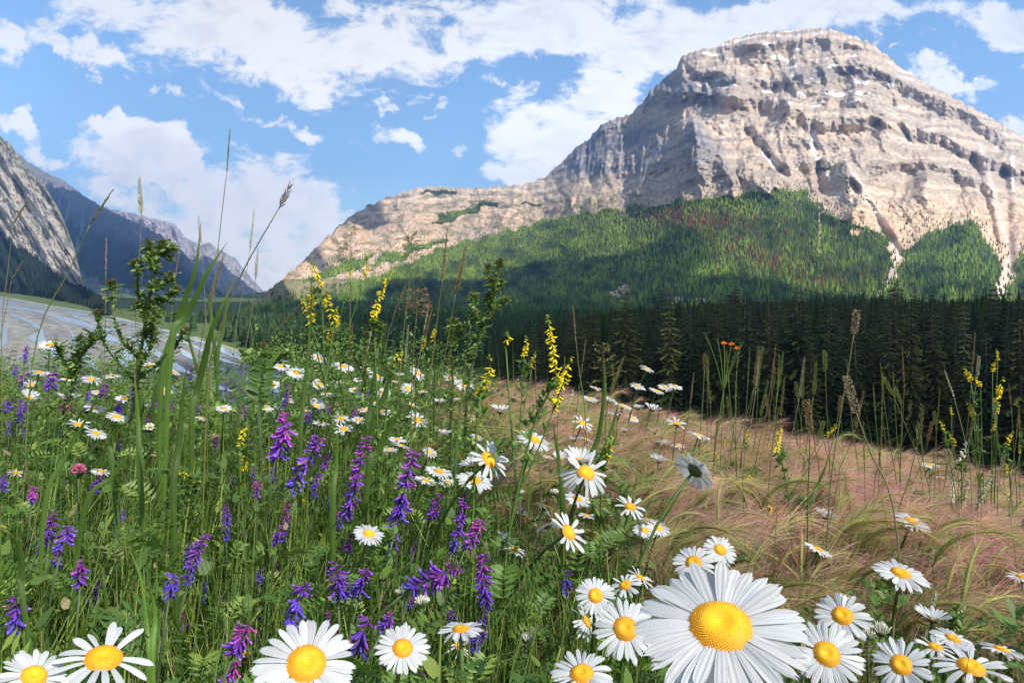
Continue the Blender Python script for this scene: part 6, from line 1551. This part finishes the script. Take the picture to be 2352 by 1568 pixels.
# leaflets of vetch and herbs filling the tangle
P, r = scatter(11000, seed=12, lo=.3, hi=3.1); sb = side_of_barley(P) + .1 * fbm(P[:, 0] * 5, P[:, 1] * 5, 3, 6)
P = P[(sb < .03) | (r.random(len(P)) < .10)]; n = len(P)
hh = canopy(P[:, 0], P[:, 1]) - P[:, 2]
P[:, 2] += hh * r.uniform(.25, 1.0, n) ** .8
NP = 8
az = r.random(n) * 6.28; el = r.uniform(-.2, 1.0, n); ls = r.uniform(.034, .062, n)
T = np.stack([np.cos(az) * np.cos(el), np.sin(az) * np.cos(el), np.sin(el)], -1)
tt = np.linspace(.1, 1, NP)[None, :, None]
Q = P[:, None] + T[:, None] * ls[:, None, None] * tt - np.array([0, 0, 1]) * (ls[:, None, None] * tt ** 2 * .45)
ok = ~(hides(Q) & (r.random(n) < .93)); Q, T, ls, n = Q[ok], T[ok], ls[ok], int(ok.sum())
up = np.array([0, 0, 1.0]) + r.normal(0, .35, (n, 3)); S = np.cross(T, up); S /= np.linalg.norm(S, axis=1)[:, None]; Nv = np.cross(S, T)
VV = []; 
for sg in (-1, 1):
    d = S[:, None] * sg + T[:, None] * .3 + Nv[:, None] * .25 + r.normal(0, .12, (n, NP, 3)); d /= np.linalg.norm(d, axis=2)[..., None]
    l = (ls[:, None] * .24 * np.sin(np.linspace(.5, 2.7, NP))[None] ** .4)[..., None]; wv = np.cross(d, Nv[:, None]); wv /= np.linalg.norm(wv, axis=2)[..., None]
    VV.append(np.stack([Q, Q + d * l * .45 - wv * l * .14, Q + d * l, Q + d * l * .45 + wv * l * .14], 2))
VV = np.stack(VV, 2); VV = VV.reshape(-1, 3)
Fq = np.arange(len(VV)).reshape(-1, 4); cg = np.repeat(greens(r, n) * np.array([.85, .95, .9]), NP * 8, 0)
mb = MB(); mb.add(VV, Fq, cg)
V, F, _ = ribbons(Q[:, 0], r.random(n) * 6.28, r.uniform(2.6, 3.1, n), np.full(n, .12), np.full(n, .0012), r.uniform(-.3, .3, n), 3); mb.add(V, F, np.repeat(greens(r, n), 8, 0))
# broad small leaves
P, r2 = scatter(17000, seed=13, lo=.28, hi=3.1); P = P[(side_of_barley(P) < .02) | (r2.random(len(P)) < .12)]; n = len(P)
P[:, 2] += (canopy(P[:, 0], P[:, 1]) - P[:, 2]) * r2.uniform(.1, .95, n)
ln = r2.uniform(.008, .021, n); V, F, C = ribbons(P, r2.random(n) * 6.28, r2.uniform(.2, 1.5, n), ln, ln * r2.uniform(.25, .6, n), r2.uniform(.1, .9, n), 4)
ok = ~(hides(C) & (r2.random(n) < .95)); m = int(ok.sum()); V = V.reshape(n, 10, 3)[ok]
k = (np.arange(m) * 10)[:, None] + (np.arange(4) * 2)[None]; Fq = np.stack([k, k + 1, k + 3, k + 2], -1).reshape(-1, 4)
mb.add(V.reshape(-1, 3), Fq, np.repeat(greens(r2, n)[ok], 10, 0))
# taller curly herbs along the river bank edge of the meadow
P, r3 = scatter(2600, seed=14, lo=1.3, hi=3.1); P = P[(P[:, 0] < -.25 * P[:, 1]) | (r3.random(len(P)) < .12)]; P = P[side_of_barley(P) < 0]; n = len(P)
cz = canopy(P[:, 0], P[:, 1]); P[:, 2] = cz + r3.uniform(-.08, .03, n) + .05 * fbm(P[:, 0] * 3, P[:, 1] * 3, 3, 8)
ok = ~(hides(P[:, None]) & (r3.random(n) < .95)); P = P[ok]
for q in range(4): thistle_leaves(mb, P + r3.normal(0, .012, P.shape), r3.normal(0, 1, P.shape), .016, r3, np.array([.13, .21, .045]))
P, r4 = scatter(4200, seed=24, lo=1.2, hi=3.0); q = P[:, 0] / P[:, 1]; P = P[(q > -.36) & (q < .12)]; P = P[side_of_barley(P) < .12]; n = len(P)
lump = fbm(P[:, 0] * 3.1, P[:, 1] * 3.1, 3, 18); P = P[lump > -.05]; lump = lump[lump > -.05]; n = len(P)
P[:, 2] = canopy(P[:, 0], P[:, 1]) + r4.uniform(-.12, .19, n) * np.clip(lump + .3, .2, 1)
ok = ~(hides(P[:, None]) & (r4.random(n) < .97)); P = P[ok]
for q in range(5): thistle_leaves(mb, P + r4.normal(0, .014, P.shape), r4.normal(0, 1, P.shape), .016, r4, np.array([.13, .215, .045]))
# clumps of green herbs standing in the barley
Pc, r5 = scatter(260, seed=25, lo=.6, hi=3.0, pw=1.0); Pc = Pc[side_of_barley(Pc) > 0]
for c0 in Pc:
    m = int(r5.integers(14, 40)); Q = np.repeat(c0[None], m, 0) + r5.normal(0, .022, (m, 3)) * [1, 1, 0]
    top = float(canopy(c0[0], c0[1])) + r5.uniform(-.06, .045); Q[:, 2] = top - np.abs(r5.normal(0, .06, m))
    Q = Q[~hides(Q[:, None])]
    if len(Q): trefoil(mb, Q, r5.normal(0, 1, Q.shape), .021, r5, np.array([.10, .18, .035]))
tag(mb.obj('herb_foliage', M['leaf']), 'green vetch leaflets and small herbs filling the meadow', 'herbs', kind='stuff')

# ---- foxtail barley: arching green spikes with long pink awns
def barley_head(seed, na=110):
    r = np.random.default_rng(seed); b = r.uniform(1.25, 1.95); l0 = r.uniform(.095, .13)
    t = np.linspace(0, 1, 9); ang = .35 + b * t
    ax = np.stack([np.concatenate([[0], np.cumsum(np.sin(ang[:-1]) * l0 / 8)]), 0 * t, np.concatenate([[0], np.cumsum(np.cos(ang[:-1]) * l0 / 8)])], -1)
    sp = MB(); tube(sp, ax, np.interp(t, [0, .15, .7, 1], [.0009, .0025, .0021, .0006]), np.stack([.32 + .12 * t, .36 + .04 * t, .085 + .03 * t], -1), 5)
    aw = MB(); ta = r.random(na); P = np.stack([np.interp(ta, t, ax[:, k]) for k in range(3)], -1)
    an = .35 + b * ta; T = np.stack([np.sin(an), 0 * an, np.cos(an)], -1); th = r.random(na) * 6.28
    out = np.cos(th)[:, None] * np.stack([np.cos(an), 0 * an, -np.sin(an)], -1) + np.sin(th)[:, None] * np.array([0, 1.0, 0])
    d = T + out * r.uniform(.15, .6, (na, 1)); d /= np.linalg.norm(d, axis=1)[:, None]; ln = r.uniform(.042, .08, na)[:, None]
    w = np.cross(d, r.normal(0, 1, (na, 3))); w = w / np.linalg.norm(w, axis=1)[:, None] * r.uniform(.00012, .00027, (na, 1)); sag = np.array([0, 0, -1.0]) * ln * .1
    V = np.stack([P - w, P + w, P + d * ln * .5 + w * .8, P + d * ln * .5 - w * .8, P + d * ln + sag], 1)
    base = np.array([.46, .47, .15]); tip = np.array([.88, .36, .40]) if seed % 10 < 7 else np.array([.50, .50, .18]) * r.uniform(.85, 1.15)
    cc = np.stack([base, base, (base + tip * 2) / 3, (base + tip * 2) / 3, tip], 0)[None] * r.uniform(.85, 1.15, (na, 1, 1))
    o = (np.arange(na) * 5)[:, None, None]
    aw.add(V.reshape(-1, 3), [(np.array([[(0, 1, 2, 3)]]) + o).reshape(-1, 4), (np.array([[(3, 2, 4)]]) + o).reshape(-1, 3)], cc.reshape(-1, 3))
    st = MB(); s = np.linspace(0, 1, 6)[:, None]; tube(st, np.array([[0, 0, 0]]) * s + np.array([[-.035, .0, -.24]]) * s ** 1.0 + np.array([[.02, 0, 0]]) * np.sin(s * 3.14), np.linspace(.0006, .0009, 6), (.16, .18, .06), 3, False)
    return sp, aw, st
HEADS = [barley_head(600 + s) for s in range(10)]
P, r = scatter(5200, seed=15, lo=.6, hi=3.12, pw=.95); sb = side_of_barley(P) + .1 * fbm(P[:, 0] * 3, P[:, 1] * 3, 3, 9)
P = P[(sb > 0) & (r.random(len(P)) < np.interp(P[:, 1], [.6, 1.2, 3.1], [.35, .8, 1]))]; n = len(P)
lump = .035 * fbm(P[:, 0] * 2.2, P[:, 1] * 2.2, 3, 44)
P[:, 2] = canopy(P[:, 0], P[:, 1]) - .05 + lump + r.normal(0, .022, n) - .07 * (r.random(n) < .4)
rot = r.normal(.0, .55, n) + np.where(r.random(n) < .15, 3.14, 0)
offs = np.array([(0, .0), (.03, .045), (.06, .055), (.09, .045), (.12, .02), (.15, .0)])
H6 = P[:, None] + np.stack([offs[None, :, 0] * np.cos(rot)[:, None], offs[None, :, 0] * np.sin(rot)[:, None], np.broadcast_to(offs[None, :, 1], (n, 6))], -1)
ok = ~(hides(H6) & (r.random(n) < .93)); P = P[ok]; rot = rot[ok]; n = len(P)
near = np.argsort(np.abs(P[:, 1] - .0))[:70]; isnear = np.zeros(n, bool); isnear[near] = True
scl = r.uniform(.8, 1.25, n); hk = r.integers(0, 10, n)
mb = MB()
for k in range(10):
    i = np.nonzero((hk == k) & ~isnear)[0]
    for part in HEADS[k]:
        for Vp, Cp in ((np.concatenate(part.V), np.concatenate(part.C)),):
            ca, sa = np.cos(rot[i])[:, None], np.sin(rot[i])[:, None]
            VV = np.stack([Vp[None, :, 0] * ca - Vp[None, :, 1] * sa, Vp[None, :, 0] * sa + Vp[None, :, 1] * ca, np.broadcast_to(Vp[None, :, 2], (len(i), len(Vp)))], -1) * scl[i][:, None, None] + P[i][:, None]
            tint = r.uniform(.8, 1.2, (len(i), 1, 1)) * (1 + np.stack([r.normal(0, .05, len(i)), r.normal(0, .1, len(i)), r.normal(0, .1, len(i))], -1)[:, None])
            mb.add(VV.reshape(-1, 3), [(f[None] + (np.arange(len(i)) * len(Vp))[:, None, None]).reshape(-1, f.shape[1]) for f in part.F], np.clip(Cp[None] * tint, .01, .9).reshape(-1, 3))
tag(mb.obj('barley_grass', M['awn']), 'drift of foxtail barley grass with a pink haze of awns', 'barley grass', kind='stuff')
HM = []
for (sp, aw, st) in HEADS:
    q = [sp.mesh('spike'), aw.mesh('awns', smooth=False), st.mesh('stem')]
    q[0].materials.append(M['seed']); q[1].materials.append(M['awn']); q[2].materials.append(M['stem']); HM.append(q)
for i in near:
    foot = P[i] + np.array([-.015, 0, 0]); foot[2] = float(meadow(foot[0], foot[1])); root = empty('foxtail_barley', foot)
    Mx = Matrix.Translation(Vector(P[i] - foot)) @ Matrix.Rotation(rot[i], 4, 'Z') @ Matrix.Diagonal((scl[i],) * 3 + (1,))
    for nm, me in zip(('spike', 'awns', 'stem'), HM[hk[i]]): link(nm, me, None, root, Mx)
    tag(root, 'nodding foxtail barley head with green spike and pink awns along the near barley edge', 'barley', 'near foxtail barley heads')
# low green undergrowth inside the barley
P, r = scatter(16000, seed=16, lo=.5, hi=3.1, pw=1.0); P = P[side_of_barley(P) > -.05]; n = len(P)
hh = canopy(P[:, 0], P[:, 1]) - P[:, 2]
V, F, C = ribbons(P, r.random(n) * 6.28, np.abs(r.normal(.1, .2, n)), hh * r.uniform(.55, .95, n), r.uniform(.0012, .003, n), np.abs(r.normal(.4, .4, n)), 4)
cg = np.array([.15, .20, .045]) * r.uniform(.5, 1.2, (n, 1)); m = r.random((n, 1)) < .15; cg = np.where(m, np.array([.50, .32, .22]) * r.uniform(.7, 1.1, (n, 1)), cg)
mb = MB(); mb.add(V, F, np.repeat(cg, 10, 0)); tag(mb.obj('dry_grass', M['leaf']), 'yellowing grass stems growing between the barley heads', 'grass', kind='stuff')
settle_names()
